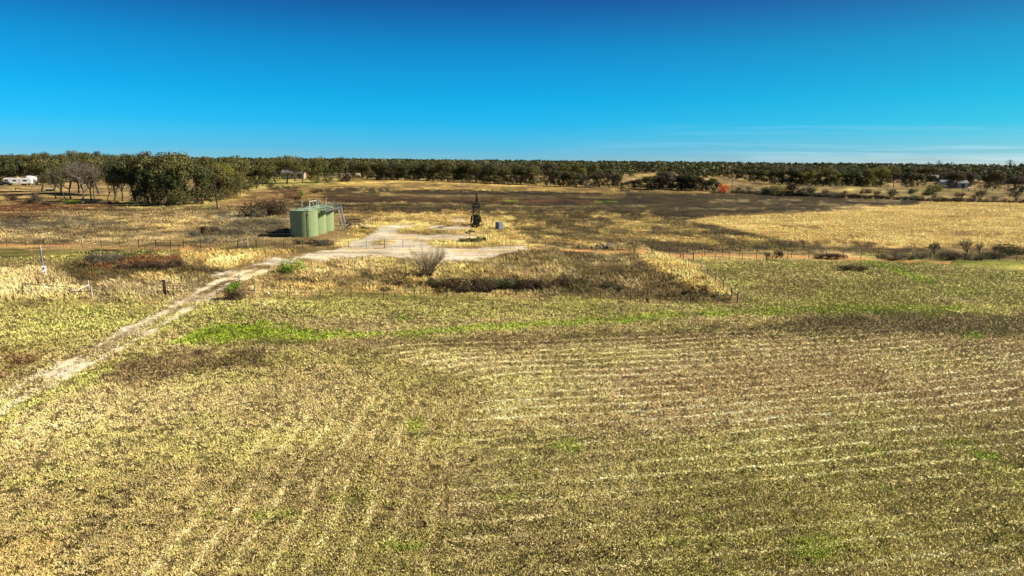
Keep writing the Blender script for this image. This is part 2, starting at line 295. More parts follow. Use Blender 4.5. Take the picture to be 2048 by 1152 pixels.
# natural mottling of the cover
def mottle(x, y, c, bare, far):
    a = fbm(x/5, y/5, 61, 4)-0.5; b = fbm(x/14+4, y/9, 71, 3)-0.5; e = fbm(x/40, y/18, 88, 3)-0.5
    g = (1-0.8*bare)
    f = np.exp((a*0.9*(1+1.2*far)+b*0.6*(1+far)+e*0.9*far)*g)
    c = c*f[..., None]
    t = (sstep(0.02, 0.22, fbm(x/7+50, y/5, 99, 3)-0.5)*0.35*g)[..., None]
    return c*(1-t)+c*np.array([0.80, 1.0, 0.62])*t
FAR = sstep(70, 110, DD)*(1-GM)
wheat_m = np.exp(-((GC-np.array(PAL['wheat']))**2).sum(-1)/.03)
GC = mottle(GX, GY, GC, np.maximum(GB, wheat_m*.8), FAR)
GZ = terrain(GX, GY)

def mat(name, col=(.5, .5, .5), rough=.7, metal=0.0, nscale=None, namt=.25, bump=0.0, attr=None, trans=0.0, spec=.3):
    m = bpy.data.materials.new(name); m.use_nodes = True; t = m.node_tree; t.nodes.clear()
    o = N(t, 'ShaderNodeOutputMaterial'); b = N(t, 'ShaderNodeBsdfPrincipled')
    b.inputs['Roughness'].default_value = rough; b.inputs['Metallic'].default_value = metal
    b.inputs['Specular IOR Level'].default_value = spec
    src = None
    if attr:
        a = N(t, 'ShaderNodeAttribute', attribute_name=attr); src = a.outputs['Color']
    if attr and attr.startswith('leaf'):
        mm = N(t, 'ShaderNodeMix', data_type='RGBA', blend_type='MULTIPLY'); mm.inputs['Factor'].default_value = 1
        mm.inputs['B'].default_value = (*col, 1); t.links.new(src, mm.inputs['A']); src = mm.outputs['Result']
    if nscale:
        g = N(t, 'ShaderNodeNewGeometry' if attr else 'ShaderNodeTexCoord'); nn = N(t, 'ShaderNodeTexNoise')
        nn.inputs['Scale'].default_value = nscale; nn.inputs['Detail'].default_value = 7; nn.inputs['Roughness'].default_value = .65
        t.links.new(g.outputs['Position' if attr else 'Object'], nn.inputs['Vector'])
        mr = N(t, 'ShaderNodeMapRange'); mr.inputs[1].default_value = .3; mr.inputs[2].default_value = .7
        mr.inputs[3].default_value = 1-namt; mr.inputs[4].default_value = 1+namt
        t.links.new(nn.outputs[0], mr.inputs[0])
        mm = N(t, 'ShaderNodeVectorMath', operation='SCALE'); t.links.new(mr.outputs[0], mm.inputs['Scale'])
        if src is None: mm.inputs[0].default_value = col
        else: t.links.new(src, mm.inputs[0])
        src = mm.outputs[0]
        if bump:
            bp = N(t, 'ShaderNodeBump'); bp.inputs['Strength'].default_value = bump; bp.inputs['Distance'].default_value = .05
            t.links.new(nn.outputs[0], bp.inputs['Height']); t.links.new(bp.outputs[0], b.inputs['Normal'])
    if src is None: b.inputs['Base Color'].default_value = (*col, 1)
    else: t.links.new(src, b.inputs['Base Color'])
    sh = b.outputs[0]
    if trans:
        tr = N(t, 'ShaderNodeBsdfTranslucent'); ms = N(t, 'ShaderNodeMixShader'); ms.inputs[0].default_value = trans
        if src is None: tr.inputs[0].default_value = (*col, 1)
        else: t.links.new(src, tr.inputs[0])
        t.links.new(sh, ms.inputs[1]); t.links.new(tr.outputs[0], ms.inputs[2]); sh = ms.outputs[0]
    t.links.new(sh, o.inputs[0]); return m

def np_mesh(name, verts, faces, cols=None, cname='gcol', smooth=False):
    """verts (n,3); faces (m,k) array"""
    me = bpy.data.meshes.new(name); n, (m_, k) = len(verts), faces.shape
    me.vertices.add(n); me.vertices.foreach_set('co', np.ascontiguousarray(verts, np.float32).ravel())
    me.loops.add(m_*k); me.loops.foreach_set('vertex_index', faces.astype(np.int32).ravel())
    me.polygons.add(m_); me.polygons.foreach_set('loop_start', np.arange(0, m_*k, k, dtype=np.int32))
    me.polygons.foreach_set('loop_total', np.full(m_, k, np.int32))
    if smooth: me.polygons.foreach_set('use_smooth', np.ones(m_, bool))
    me.update(calc_edges=True)
    if cols is not None:
        a = me.color_attributes.new(cname, 'FLOAT_COLOR', 'POINT')
        a.data.foreach_set('color', np.concatenate([cols, np.ones((n, 1))], 1).astype(np.float32).ravel())
    return me
def link(name, me, m=None, parent=None):
    o = bpy.data.objects.new(name, me); COL.objects.link(o)
    if m is not None and me is not None and not me.materials: me.materials.append(m)
    if parent is not None: o.parent = parent
    return o
def tag(o, label=None, cat=None, group=None, kind=None):
    for k, v in (('label', label), ('category', cat), ('group', group), ('kind', kind)):
        if v: o[k] = v
    return o

nT, nV = GX.shape
idx = np.arange(nT*nV).reshape(nT, nV)
fa = np.stack([idx[:-1, :-1], idx[:-1, 1:], idx[1:, 1:], idx[1:, :-1]], -1).reshape(-1, 4)
fa = np.concatenate([fa, np.stack([idx[-1, :-1], idx[-1, 1:], idx[0, 1:], idx[0, :-1]], -1)])
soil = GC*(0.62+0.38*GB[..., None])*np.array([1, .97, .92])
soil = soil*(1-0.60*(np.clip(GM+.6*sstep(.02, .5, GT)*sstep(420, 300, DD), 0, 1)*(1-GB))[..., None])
gm = mat('ground_soil', attr='gcol', rough=.95, nscale=2.2, namt=.55, bump=.6, spec=.1)
# finer and coarser cover variation in the ground material
t = gm.node_tree; bs = [n for n in t.nodes if n.type == 'BSDF_PRINCIPLED'][0]
srcs = bs.inputs['Base Color'].links[0].from_socket
gg = N(t, 'ShaderNodeNewGeometry')
for sc_, am_ in ((9.0, .45), (0.55, .32), (0.12, .22)):
    nn = N(t, 'ShaderNodeTexNoise'); nn.inputs['Scale'].default_value = sc_; nn.inputs['Detail'].default_value = 5
    mpn = N(t, 'ShaderNodeMapping'); mpn.inputs['Scale'].default_value = (.3, 1, 1) if sc_ < 1 else (1, 1, 1)
    t.links.new(gg.outputs['Position'], mpn.inputs[0]); t.links.new(mpn.outputs[0], nn.inputs['Vector'])
    mr = N(t, 'ShaderNodeMapRange'); mr.inputs[1].default_value = .32; mr.inputs[2].default_value = .68
    mr.inputs[3].default_value = 1-am_; mr.inputs[4].default_value = 1+am_; t.links.new(nn.outputs[0], mr.inputs[0])
    vm = N(t, 'ShaderNodeVectorMath', operation='SCALE'); t.links.new(srcs, vm.inputs[0]); t.links.new(mr.outputs[0], vm.inputs['Scale']); srcs = vm.outputs[0]
t.links.new(srcs, bs.inputs['Base Color'])
gv = np.stack([GX, GY, GZ], -1).reshape(-1, 3)
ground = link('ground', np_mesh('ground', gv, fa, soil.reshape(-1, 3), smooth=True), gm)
tag(ground, 'farmland of dry grass, dirt road and gravel pad', 'ground', kind='structure')

# ------------------------------------------------------------------ grass blades
iT0 = np.searchsorted(TH, -46.0)
def lookup(th, v, A):
    ti = np.clip((th+52)/0.125+np.searchsorted(TH, -51.99)-0.0, 0, nT-2)
    ti = np.interp(th, TH, np.arange(nT)); vi = np.interp(v, VR, np.arange(nV))
    t0 = np.clip(ti.astype(int), 0, nT-2); v0 = np.clip(vi.astype(int), 0, nV-2); ft = ti-t0; fv = vi-v0
    if A.ndim == 3: ft = ft[:, None]; fv = fv[:, None]
    return (A[t0, v0]*(1-ft)+A[t0+1, v0]*ft)*(1-fv)+(A[t0, v0+1]*(1-ft)+A[t0+1, v0+1]*ft)*fv
def blades(x, y, z, w_, h_, lean, az, col, name, mat_, obj_label):
    """one curved two-triangle blade per point: base edge w_, length h_, lean 0 upright..1 flat, azimuth az"""
    n = len(x); th = rng.uniform(0, np.pi, n)
    bx, by = np.cos(th)*w_/2, np.sin(th)*w_/2
    lx, ly = np.cos(az), np.sin(az); sl = np.sin(lean*np.pi/2); cl = np.cos(lean*np.pi/2)
    V = np.empty((n, 4, 3))
    V[:, 0] = np.stack([x-bx, y-by, z-0.02], 1); V[:, 1] = np.stack([x+bx, y+by, z-0.02], 1)
    mxx = x+lx*sl*h_*0.42; myy = y+ly*sl*h_*0.42; mz_ = z+cl*h_*0.62+0.02
    V[:, 2] = np.stack([mxx+bx*0.8, myy+by*0.8, mz_], 1)
    V[:, 3] = np.stack([x+lx*sl*h_, y+ly*sl*h_, z+cl*h_*0.95+0.015], 1)
    b = np.arange(n)[:, None]*4
    F = np.concatenate([b+np.array([[0, 1, 2]]), b+np.array([[0, 2, 3]])], 0)
    C = np.repeat(np.clip(col, 0.004, .9), 4, axis=0)
    o = link(name, np_mesh(name, V.reshape(-1, 3), F, C, 'gcol'), mat_)
    tag(o, obj_label, 'grass', kind='stuff'); return o
def rowcoord(x, y):                        # mowing rounds: parallel to the left edge and the far edge of the field
    a = x+13.0+0.05*(y-30)+1.2*np.sin(y/14.0); far_ = 56+0.16*x+0.0016*x*x
    b = far_-y
    k = 7.0; hh = np.clip(0.5+0.5*(b-a)/k, 0, 1); r1 = b*(1-hh)+a*hh-k*hh*(1-hh)      # headland turns, then straight passes
    ins = (r1 > 11.36)*(a > b-1e9)
    return np.where(ins, b, r1), np.where(ins, 0.0, hh)
grass_m = mat('dry_grass', attr='gcol', rough=.8, trans=.12, spec=.1)
t = grass_m.node_tree; bs = [n for n in t.nodes if n.type == 'BSDF_PRINCIPLED'][0]
gg = N(t, 'ShaderNodeNewGeometry'); va = N(t, 'ShaderNodeVectorMath', operation='MULTIPLY_ADD')   # normals bent up and sunward to brighten the blades
va.inputs[1].default_value = (.45, .45, .45); va.inputs[2].default_value = (0.18, 0, .8); t.links.new(gg.outputs['Normal'], va.inputs[0])
vn = N(t, 'ShaderNodeVectorMath', operation='NORMALIZE'); t.links.new(va.outputs[0], vn.inputs[0]); t.links.new(vn.outputs[0], bs.inputs['Normal'])
# mown field
nB = 3900000
def rowmask(r_, hh, x, y, D):
    frm = np.mod(r_+0.22*(fbm(x/3, y/3, 210, 2)-.5)*2, 1.42)
    m = np.exp(-((frm-0.7)/0.15)**2)*(0.62+0.38*sstep(0.36, 0.60, fbm(x/9+3, y/4, 220, 3)))*(r_ > 0.3)*sstep(80, 60, D)
    return m*np.where(hh > .5, sstep(46, 30, y)*.8+.15, 1)
th = rng.uniform(-50, 50, nB); v = rng.uniform(20475/125., 20475/17.5, nB)
mw = lookup(th, v, GM); keep = rng.uniform(0, 1, nB) < mw
th, v = th[keep], v[keep]; D = 20475/v
x = D*np.sin(np.radians(th)); y = D*np.cos(np.radians(th))
r_, hh = rowcoord(x, y); row = rowmask(r_, hh, x, y, D)
cl = fbm(x/0.42, y/0.34, 200, 3); keep = rng.uniform(0.0, 1.0, len(x)) < (sstep(0.36, 0.55, cl)*0.9+0.06)*.68+row*.9
th, v, D, x, y, cl, row, hh, r_ = [q[keep] for q in (th, v, D, x, y, cl, row, hh, r_)]
base = lookup(th, v, GC); n = len(x)
straw = (rng.uniform(0, 1, n) < 0.34+0.62*row)
w1 = rng.uniform(0.5, 1.0, n)
cb = np.exp((fbm(x/.3+9, y/.3, 230, 2)-.5)*0.95)[:, None]
col = base*np.exp(rng.normal(0, .24, n))[:, None]*1.24*cb
sc_ = base*np.array([1.15, 1.13, 1.3])*1.35+np.array([.03, .028, .02])
sc_ = sc_+row[:, None]*np.array([.32, .265, .15])
col = np.where(straw[:, None], sc_*cb**.6*np.exp(rng.normal(0, .22, n))[:, None], col)
gr = rng.uniform(0, 1, n) < 0.12
col = np.where(gr[:, None] & ~straw[:, None], col*np.array([.72, .95, .45]), col)
D0 = np.maximum(D, 20)
wd = D0*0.00050*rng.uniform(.6, 1.4, n)+0.003; ht = (0.06+0.0019*D0)*rng.uniform(.5, 1.5, n)*(1+0.5*row)
lean = np.where(straw, rng.uniform(.62, .97, n), rng.uniform(.05, .6, n))
# laid straw follows the mowing direction
alongaz = np.where(hh > .5, np.pi/2, 0.1)
az = np.where(straw, alongaz+rng.normal(0, .55, n)+np.pi*(rng.uniform(0, 1, n) < .5), rng.uniform(0, 2*np.pi, n))
z = terrain(x, y)
blades(x, y, z, wd, ht, lean, az, col, 'mown_grass', grass_m, 'short mown pasture grass with pale straw rows in the foreground')
# tall dry grass
nB = 1400000
th = rng.uniform(-48, 48, nB); v = rng.uniform(20475/420., 20475/66.0, nB)
tl = lookup(th, v, GT); bare = lookup(th, v, GB); mw = lookup(th, v, GM)
D = 20475/v; x = D*np.sin(np.radians(th)); y = D*np.cos(np.radians(th))
cl = fbm(x/1.8, y/1.5, 300, 3)
keep = (rng.uniform(0, 1, nB) < sstep(.02, .5, tl)*(1-bare)*(1-mw)*(0.25+0.75*sstep(.35, .6, cl))) & (bare < .4)
th, v, D, x, y, cl, tl = th[keep], v[keep], D[keep], x[keep], y[keep], cl[keep], tl[keep]; n = len(x)
base = lookup(th, v, GC)
col = base*np.exp(rng.normal(.05, .34, n))[:, None]*(0.75+0.55*sstep(.35, .65, cl))[:, None]
pl = rng.uniform(0, 1, n) < .14
col = np.where(pl[:, None], base*1.3+np.array([.03, .022, .008]), col)
wd = D*0.00042*rng.uniform(.5, 1.3, n)+.006; ht = tl*rng.uniform(.4, 1.2, n)*(0.45+0.75*sstep(.35, .7, cl))
blades(x, y, terrain(x, y), wd, ht, rng.uniform(.05, .55, n), rng.normal(2.6, .9, n), col, 'tall_grass', grass_m, 'tall dry golden grass and weeds around the pad and meadows')

# scattered taller weeds and dead tufts standing in the mown field
nW = 1500; th = rng.uniform(-40, 40, nW); v = rng.uniform(20475/95., 20475/20.0, nW); ok = lookup(th, v, GM) > .8
th, v = th[ok], v[ok]; D = 20475/v; cx_ = D*np.sin(np.radians(th)); cy_ = D*np.cos(np.radians(th)); nW = len(th)
kk = rng.integers(0, 4, nW); cc_ = np.array([[.40, .32, .18], [.12, .09, .045], [.36, .36, .08], [.50, .40, .20]])[kk]
sz_w = rng.uniform(.12, .5, nW)**1.0; m_ = 30
xx_ = np.repeat(cx_, m_)+rng.normal(0, 1, nW*m_)*np.repeat(sz_w*.55, m_); yy_ = np.repeat(cy_, m_)+rng.normal(0, 1, nW*m_)*np.repeat(sz_w*.55, m_)
cw_ = np.repeat(cc_, m_, axis=0)*np.exp(rng.normal(0, .3, nW*m_))[:, None]; Dr = np.repeat(D, m_)
blades(xx_, yy_, terrain(xx_, yy_), Dr*.0005*rng.uniform(.6, 1.3, nW*m_)+.003, np.repeat(sz_w, m_)*rng.uniform(.4, 1.0, nW*m_)*.75, rng.uniform(.05, .6, nW*m_), rng.uniform(0, 6.28, nW*m_), cw_, 'field_weeds', grass_m, 'scattered dead and green weed tufts in the mown field')
# ================================================================== mesh helper
class MB:
    def __init__(s): s.v = []; s.f = []; s.c = []
    def box(s, c, size, rot=None, taper=1.0):
        hx, hy, hz = [q/2 for q in size]; b = len(s.v)
        for sz in (-1, 1):
            k = taper if sz > 0 else 1.0
            for sx_, sy in ((-1, -1), (1, -1), (1, 1), (-1, 1)):
                p = Vector((sx_*hx*k, sy*hy*k, sz*hz)); p = rot @ p if rot else p
                s.v.append(tuple(p+Vector(c)))
        for f in ((0, 3, 2, 1), (4, 5, 6, 7), (0, 1, 5, 4), (1, 2, 6, 5), (2, 3, 7, 6), (3, 0, 4, 7)): s.f.append(tuple(b+i for i in f))
        return s
    def tube(s, a, b_, r1, r2=None, n=6, cap=True):
        r2 = r1 if r2 is None else r2; a = Vector(a); b_ = Vector(b_); d = (b_-a)
        if d.length < 1e-5: return s
        d.normalize(); u = d.orthogonal().normalized(); w_ = d.cross(u); k = len(s.v)
        for p, r in ((a, r1), (b_, r2)):
            for i in range(n):
                t_ = 2*math.pi*i/n; s.v.append(tuple(p+u*(r*math.cos(t_))+w_*(r*math.sin(t_))))
        for i in range(n): s.f.append((k+i, k+(i+1) % n, k+n+(i+1) % n, k+n+i))
        if cap: s.f.append(tuple(k+i for i in range(n))[::-1]); s.f.append(tuple(k+n+i for i in range(n)))
        return s
    def path(s, pts, r, n=6):
        for a, b in zip(pts[:-1], pts[1:]): s.tube(a, b, r, r, n)
        return s
    def beam(s, a, b, w_, h_):               # rectangular bar between two points
        a = Vector(a); b = Vector(b); d = b-a; L = d.length; q = d.to_track_quat('X', 'Z').to_matrix()
        return s.box((a+b)/2, (L, w_, h_), q)
    def prism(s, poly, y0, y1, rot=None, org=(0, 0, 0)):   # outline in x,z extruded along y
        k = len(s.v); n = len(poly); o_ = Vector(org)
        for y_ in (y0, y1):
            for x_, z_ in poly:
                p = Vector((x_, y_, z_)); p = rot @ p if rot else p; s.v.append(tuple(p+o_))
        s.f.append(tuple(k+i for i in range(n))); s.f.append(tuple(k+n+i for i in range(n))[::-1])
        for i in range(n): s.f.append((k+i, k+n+i, k+n+(i+1) % n, k+(i+1) % n))
        return s
    def lathe(s, prof, n=48, org=(0, 0, 0), caps=True):
        k = len(s.v); o_ = org
        for r, z_ in prof:
            for i in range(n):
                t_ = 2*math.pi*i/n; s.v.append((o_[0]+r*math.cos(t_), o_[1]+r*math.sin(t_), o_[2]+z_))
        m_ = len(prof)
        for j in range(m_-1):
            for i in range(n):
                s.f.append((k+j*n+i, k+j*n+(i+1) % n, k+(j+1)*n+(i+1) % n, k+(j+1)*n+i))
        if caps: s.f.append(tuple(k+i for i in range(n))[::-1]); s.f.append(tuple(k+(m_-1)*n+i for i in range(n)))
        return s
    def build(s, name, m, parent=None, smooth=False, bevel=0):
        me = bpy.data.meshes.new(name); me.from_pydata(s.v, [], s.f); me.update()
        if smooth:
            me.polygons.foreach_set('use_smooth', [True]*len(me.polygons)); me.set_sharp_from_angle(angle=R(35))
        o = link(name, me, m, parent)
        if bevel:
            bv = o.modifiers.new('bevel', 'BEVEL'); bv.width = bevel; bv.segments = 2; bv.limit_method = 'ANGLE'
        return o
def empty(name, loc, rz=0, label=None, cat=None, group=None):
    o = bpy.data.objects.new(name, None); COL.objects.link(o); o.location = loc; o.rotation_euler = (0, 0, rz); o.empty_display_size = .3
    return tag(o, label, cat, group)
def copy_thing(src, loc, rz=0, sc=(1, 1, 1), label=None, group=None, mats=None):
    o = src.copy(); COL.objects.link(o); o.location = loc; o.rotation_euler = (0, 0, rz); o.scale = sc
    if label: o['label'] = label
    if group: o['group'] = group
    for ch in list(src.children):
        c = ch.copy(); COL.objects.link(c); c.parent = o
        if mats and ch.name.split('.')[0] in mats:
            c.material_slots[0].link = 'OBJECT'; c.material_slots[0].material = mats[ch.name.split('.')[0]]
        for g in ch.children:
            d = g.copy(); COL.objects.link(d); d.parent = c
    return o

M = dict(
    tank=mat('sage_green_paint', (.215, .29, .14), .45, nscale=.9, namt=.10, spec=.4),
    tanktop=mat('weathered_green_roof', (.24, .32, .21), .6, nscale=1.5, namt=.16),
    steel=mat('galvanised_steel', (.17, .175, .18), .5, .5, nscale=6, namt=.2),
    dsteel=mat('dark_weathered_steel', (.035, .030, .027), .6, .3, nscale=4, namt=.4),
    rustst=mat('rusty_steel', (.13, .065, .04), .8, .1, nscale=5, namt=.4),
    beamst=mat('sunlit_walking_beam_paint', (.33, .26, .22), .7, nscale=3, namt=.3),  # sunlit side of the beam put into the colour
    cab=mat('blue_grey_cabinet_paint', (.17, .22, .26), .5, nscale=3, namt=.12),
    white=mat('white_paint', (.78, .78, .76), .5, nscale=3, namt=.08),
    dwhite=mat('grimy_white_paint', (.6, .6, .57), .6, nscale=2, namt=.2),
    glass=mat('dark_glass', (.02, .025, .03), .1, spec=.6),
    black=mat('black_rubber', (.015, .015, .015), .7),
    wood=mat('grey_post_wood', (.25, .20, .15), .85, nscale=5, namt=.35, bump=.4),
    lwood=mat('pale_post_wood', (.46, .40, .32), .85, nscale=5, namt=.3, bump=.4),
    pole=mat('dark_creosote_pole', (.05, .035, .025), .85, nscale=4, namt=.35, bump=.4),
    gpole=mat('weathered_grey_pole', (.36, .31, .26), .85, nscale=4, namt=.3, bump=.4),
    tpost=mat('painted_fence_post', (.05, .06, .045), .7),
    wire=mat('fence_wire', (.16, .15, .14), .6, .6),
    yel=mat('yellow_paint', (.62, .55, .06), .5),
    roof=mat('grey_metal_roof', (.30, .31, .32), .45, .4, nscale=2, namt=.15),
    dwall=mat('dark_shed_wall', (.10, .10, .095), .8, nscale=2, namt=.3),
    wwall=mat('white_building_wall', (.66, .68, .68), .6, nscale=1, namt=.1),
    conc=mat('pale_rubble', (.26, .22, .17), .9, nscale=6, namt=.35, bump=.5),
    hay=mat('old_hay_bale', (.38, .33, .24), .95, nscale=5, namt=.35, bump=.6),
    pbark=mat('pale_twig_bark', (.42, .34, .22), .9, nscale=4, namt=.2),
    bark=mat('oak_bark', (.085, .068, .05), .9, nscale=4, namt=.4),
    gbark=mat('pale_grey_bark', (.17, .145, .115), .9, nscale=4, namt=.35),
    bluep=mat('pale_steel_pylon', (.11, .14, .16), .7))
tt = M['tank'].node_tree; tb = [n for n in tt.nodes if n.type == 'BSDF_PRINCIPLED'][0]
tcn = N(tt, 'ShaderNodeTexCoord'); tmp = N(tt, 'ShaderNodeMapping'); tmp.inputs['Scale'].default_value = (3.2, 3.2, .22); tn = N(tt, 'ShaderNodeTexNoise'); tn.inputs['Detail'].default_value = 8
tn.inputs['Scale'].default_value = 1.0; tt.links.new(tcn.outputs['Object'], tmp.inputs[0]); tt.links.new(tmp.outputs[0], tn.inputs[0])
tr_ = N(tt, 'ShaderNodeMapRange'); tr_.inputs[1].default_value = .52; tr_.inputs[2].default_value = .78; tr_.inputs[3].default_value = 0; tr_.inputs[4].default_value = .55; tt.links.new(tn.outputs[0], tr_.inputs[0])
tm = N(tt, 'ShaderNodeMix', data_type='RGBA'); tm.inputs['B'].default_value = (.42, .34, .17, 1); tt.links.new(tb.inputs['Base Color'].links[0].from_socket, tm.inputs['A']); tt.links.new(tr_.outputs[0], tm.inputs['Factor']); tt.links.new(tm.outputs['Result'], tb.inputs['Base Color'])
LEAF = dict(
    olive=mat('leaf_olive', (.122, .118, .038), .7, attr='leafc', trans=.12, spec=.2),
    dark=mat('leaf_dark', (.074, .084, .032), .7, attr='leafc', trans=.12, spec=.2),
    brown=mat('leaf_brown', (.135, .10, .05), .8, attr='leafc', trans=.12, spec=.2),
    grey=mat('leaf_greyish', (.125, .105, .075), .8, attr='leafc', trans=.15, spec=.2),
    yellow=mat('leaf_yellow_green', (.19, .19, .04), .7, attr='leafc', trans=.3, spec=.2),
    gold=mat('leaf_golden', (.33, .20, .035), .7, attr='leafc', trans=.3, spec=.2),
    rust=mat('leaf_orange_red', (.70, .17, .03), .7, attr='leafc', trans=.3, spec=.2),
    green=mat('leaf_bright_green', (.22, .33, .035), .7, attr='leafc', trans=.3, spec=.2),
    brush=mat('leaf_dead_brush', (.075, .05, .032), .85, attr='leafc', trans=.1, spec=.1))

# ================================================================== storage tanks
TR, THt = 2.62, 5.0
tw = [P(609.5, 471)]
t0_ = tw[0]; tz = t0_.z
dirb = Vector((0.02, 1, 0)).normalized()
TC = [t0_, t0_+dirb*5.6, t0_+dirb*11.2]
TL = ['nearest of the three sage green oil storage tanks, with a drain pipe',
      'middle of the three sage green storage tanks, behind the nearest tank',
      'farthest of the three sage green storage tanks, beside the steep stair']
for k, (c, lb) in enumerate(zip(TC, TL)):
    c = Vector((c.x, c.y, tz)); TC[k] = c
    t = empty('storage_tank', c, 0, lb, 'tank', 'row of three green storage tanks')
    b = MB(); prof = [(TR, -0.3)]
    for j in range(1, 4):
        z_ = THt*j/4; prof += [(TR, z_-.03), (TR+.018, z_-.02), (TR+.018, z_+.02), (TR, z_+.03)]
    prof += [(TR, THt-.06), (TR+.06, THt-.05), (TR+.06, THt)]
    b.lathe(prof, 64); b.build('shell', M['tank'], t, True)
    rf = MB().lathe([(TR+.05, THt+.004), (TR*.6, THt+.18), (.35, THt+.36), (.3, THt+.37)], 64).build('roof', M['tanktop'], t, True)
    MB().lathe([(.28, THt+.3), (.28, THt+.52), (.34, THt+.53), (.34, THt+.58)], 20).build('hatch', M['steel'], t, True)
    a_ = -1.9 if k == 0 else -1.5
    MB().tube((TR*.55, -TR*.35, THt+.1), (TR*.55, -TR*.35, THt+1.75), .055, n=8).tube((TR*.55, -TR*.35, THt+1.75), (TR*.55+.25, -TR*.35, THt+1.6), .055, n=8).build('vent_pipe', M['dwhite'], t)
    if k == 0:
        MB().tube((-.15, -.3, THt+.3), (-.15, -.3, THt+1.75), .05, n=8).build('vent_pipe', M['dwhite'], t)
        q = math.radians(-57); cx, cy = math.cos(q), math.sin(q)
        MB().path([(cx*(TR-.5), cy*(TR-.5), THt+.2), (cx*(TR+.12), cy*(TR+.12), THt+.25), (cx*(TR+.12), cy*(TR+.12), 0.0)], .045, 8).build('drain_pipe', M['dsteel'], t)
        MB().box((cx*(TR+.1), cy*(TR+.1), THt-.7), (.16, .16, .22)).build('pipe_bracket', M['steel'], t)
    lk = MB()
    for s_ in (0, 1):
        MB().tube((-.8+s_*1.6, -TR*.72, THt+.0), (-.8+s_*1.6, -TR*.72, THt+.35), .09, n=10).build('relief_valve', M['steel'], t)
# walkway with railings and steep stair along the tanks' right side
wx = t0_.x+TR+.08; y0, y1 = t0_.y+2.0, t0_.y+13.6; wz = tz+THt-.35
wk = empty('tank_walkway', (wx+.45, y0, tz), 0, 'grey steel walkway with railings and a steep stair on the right side of the tanks', 'walkway')
L = y1-y0
b = MB(); b.box((0, L/2, wz-tz), (.95, L, .10))
for s_ in (-1, 1): b.box((s_*.5, L/2, wz-tz-.06), (.05, L, .26))
b.build('platform', M['steel'], wk)
for s_ in (-1, 1):
    b = MB()
    for z_ in (.55, 1.05): b.tube((s_*.5, 0, wz-tz+z_), (s_*.5, L, wz-tz+z_), .032, n=6)
    n_ = 8
    for j in range(n_+1): b.tube((s_*.5, L*j/n_, wz-tz), (s_*.5, L*j/n_, wz-tz+1.05), .03, n=6)
    b.build('railing', M['steel'], wk)
MB().tube((-.5, 0, wz-tz+1.05), (.5, 0, wz-tz+1.05), .032).tube((-.5, 0, wz-tz+.55), (.5, 0, wz-tz+.55), .032).build('end_railing', M['steel'], wk)
for yy in (.3, L*.5, L-.3):
    MB().beam((.45, yy, wz-tz-.15), (-.25, yy, wz-tz-1.3), .07, .07).build('bracket', M['steel'], wk)
st = MB(); top_ = Vector((.35, L-.1, wz-tz)); bot = Vector((1.75, L-1.6, .05))
dv = (bot-top_); side = Vector((-dv.y, dv.x, 0)).normalized()*.38
for s_ in (-1, 1): st.beam(top_+side*s_, bot+side*s_, .05, .2)
for j in range(1, 16):
    p = top_+dv*(j/16); st.box(p, (.24, .74, .035), Matrix.Rotation(math.atan2(dv.y, dv.x), 3, 'Z'))
st.build('stair', M['steel'], wk)
b = MB()
for s_ in (-1, 1):
    b.tube(top_+side*s_+Vector((0, 0, 1.0)), bot+side*s_+Vector((0, 0, .95)), .028)
    for j in range(0, 6): p = top_+dv*(j/5.0)+side*s_; b.tube(p, p+Vector((0, 0, .97)), .024)
b.build('stair_handrail', M['steel'], wk)
# roof-top pipes across the tanks
for (pa, pb, lb) in ((( -0.2, 4.9), (-0.2, 9.6), 'thin white pipe rail running over the roofs of the two rear tanks'), ):
    o = empty('roof_pipe', (t0_.x, t0_.y, tz+THt+.3), 0, lb, 'pipe')
    b = MB(); b.tube((pa[0], pa[1], 1.0), (pb[0], pb[1], 1.0), .045, n=8)
    b.build('pipe', M['dwhite'], o)
    b = MB()
    for yy in (pa[1]+.05, (pa[1]+pb[1])/2, pb[1]-.05): MB().tube((pa[0], yy, -.15), (pa[0], yy, 1.6 if yy > pb[1]-.1 or yy < pa[1]+.1 else 1.0), .04, n=8).build('upright', M['dwhite'], o)

# valve manifold, crossover steps, containment pieces right of the tanks
p = P(690, 452)
o = empty('valve_manifold', p, 0.2, 'cluster of upright grey pipes and valves beside the foot of the tank stair', 'pipework')
b = MB()
for i, (xx, hh_) in enumerate(((-1.0, .9), (-.45, 1.9), (.1, 2.0), (.55, 1.7), (1.0, 1.1))): b.tube((xx, .15*(i % 2), 0), (xx, .15*(i % 2), hh_), .06, n=8)
b.build('upright_pipe', M['steel'], o)
MB().tube((-1.3, 0, .5), (1.4, 0, .5), .09, n=10).tube((-1.2, .2, .95), (1.1, .2, .95), .06, n=8).build('header_pipe', M['dsteel'], o)
for xx in (-.7, .3): MB().lathe([(.24, 0), (.24, .06)], 16, (xx, -.05, .75)).tube((xx, -.05, .4), (xx, -.05, .78), .05).build('valve_wheel', M['dsteel'], o)
p = P(710, 457)
o = empty('crossover_steps', p, -.1, 'dark steel crossover steps with handrails right of the tanks', 'steps')
b = MB(); 
for yy in (-.4, .4):
    b.tube((-2.2, yy, .9), (-1.0, yy, 2.0), .045); b.tube((-1.0, yy, 2.0), (.9, yy, 2.0), .045); b.tube((.9, yy, 2.0), (2.2, yy, .9), .045)
    for xx, z0, z1 in ((-2.2, 0, .9), (-1.0, .9, 2.0), (0, .9, 2.0), (.9, .9, 2.0), (2.2, 0, .9)): b.tube((xx, yy, 0), (xx, yy, z1), .04)
    b.tube((-1.0, yy, 1.45), (.9, yy, 1.45), .035)
b.build('handrail', M['dsteel'], o)
b = MB(); b.box((0, 0, .92), (1.9, .8, .06))
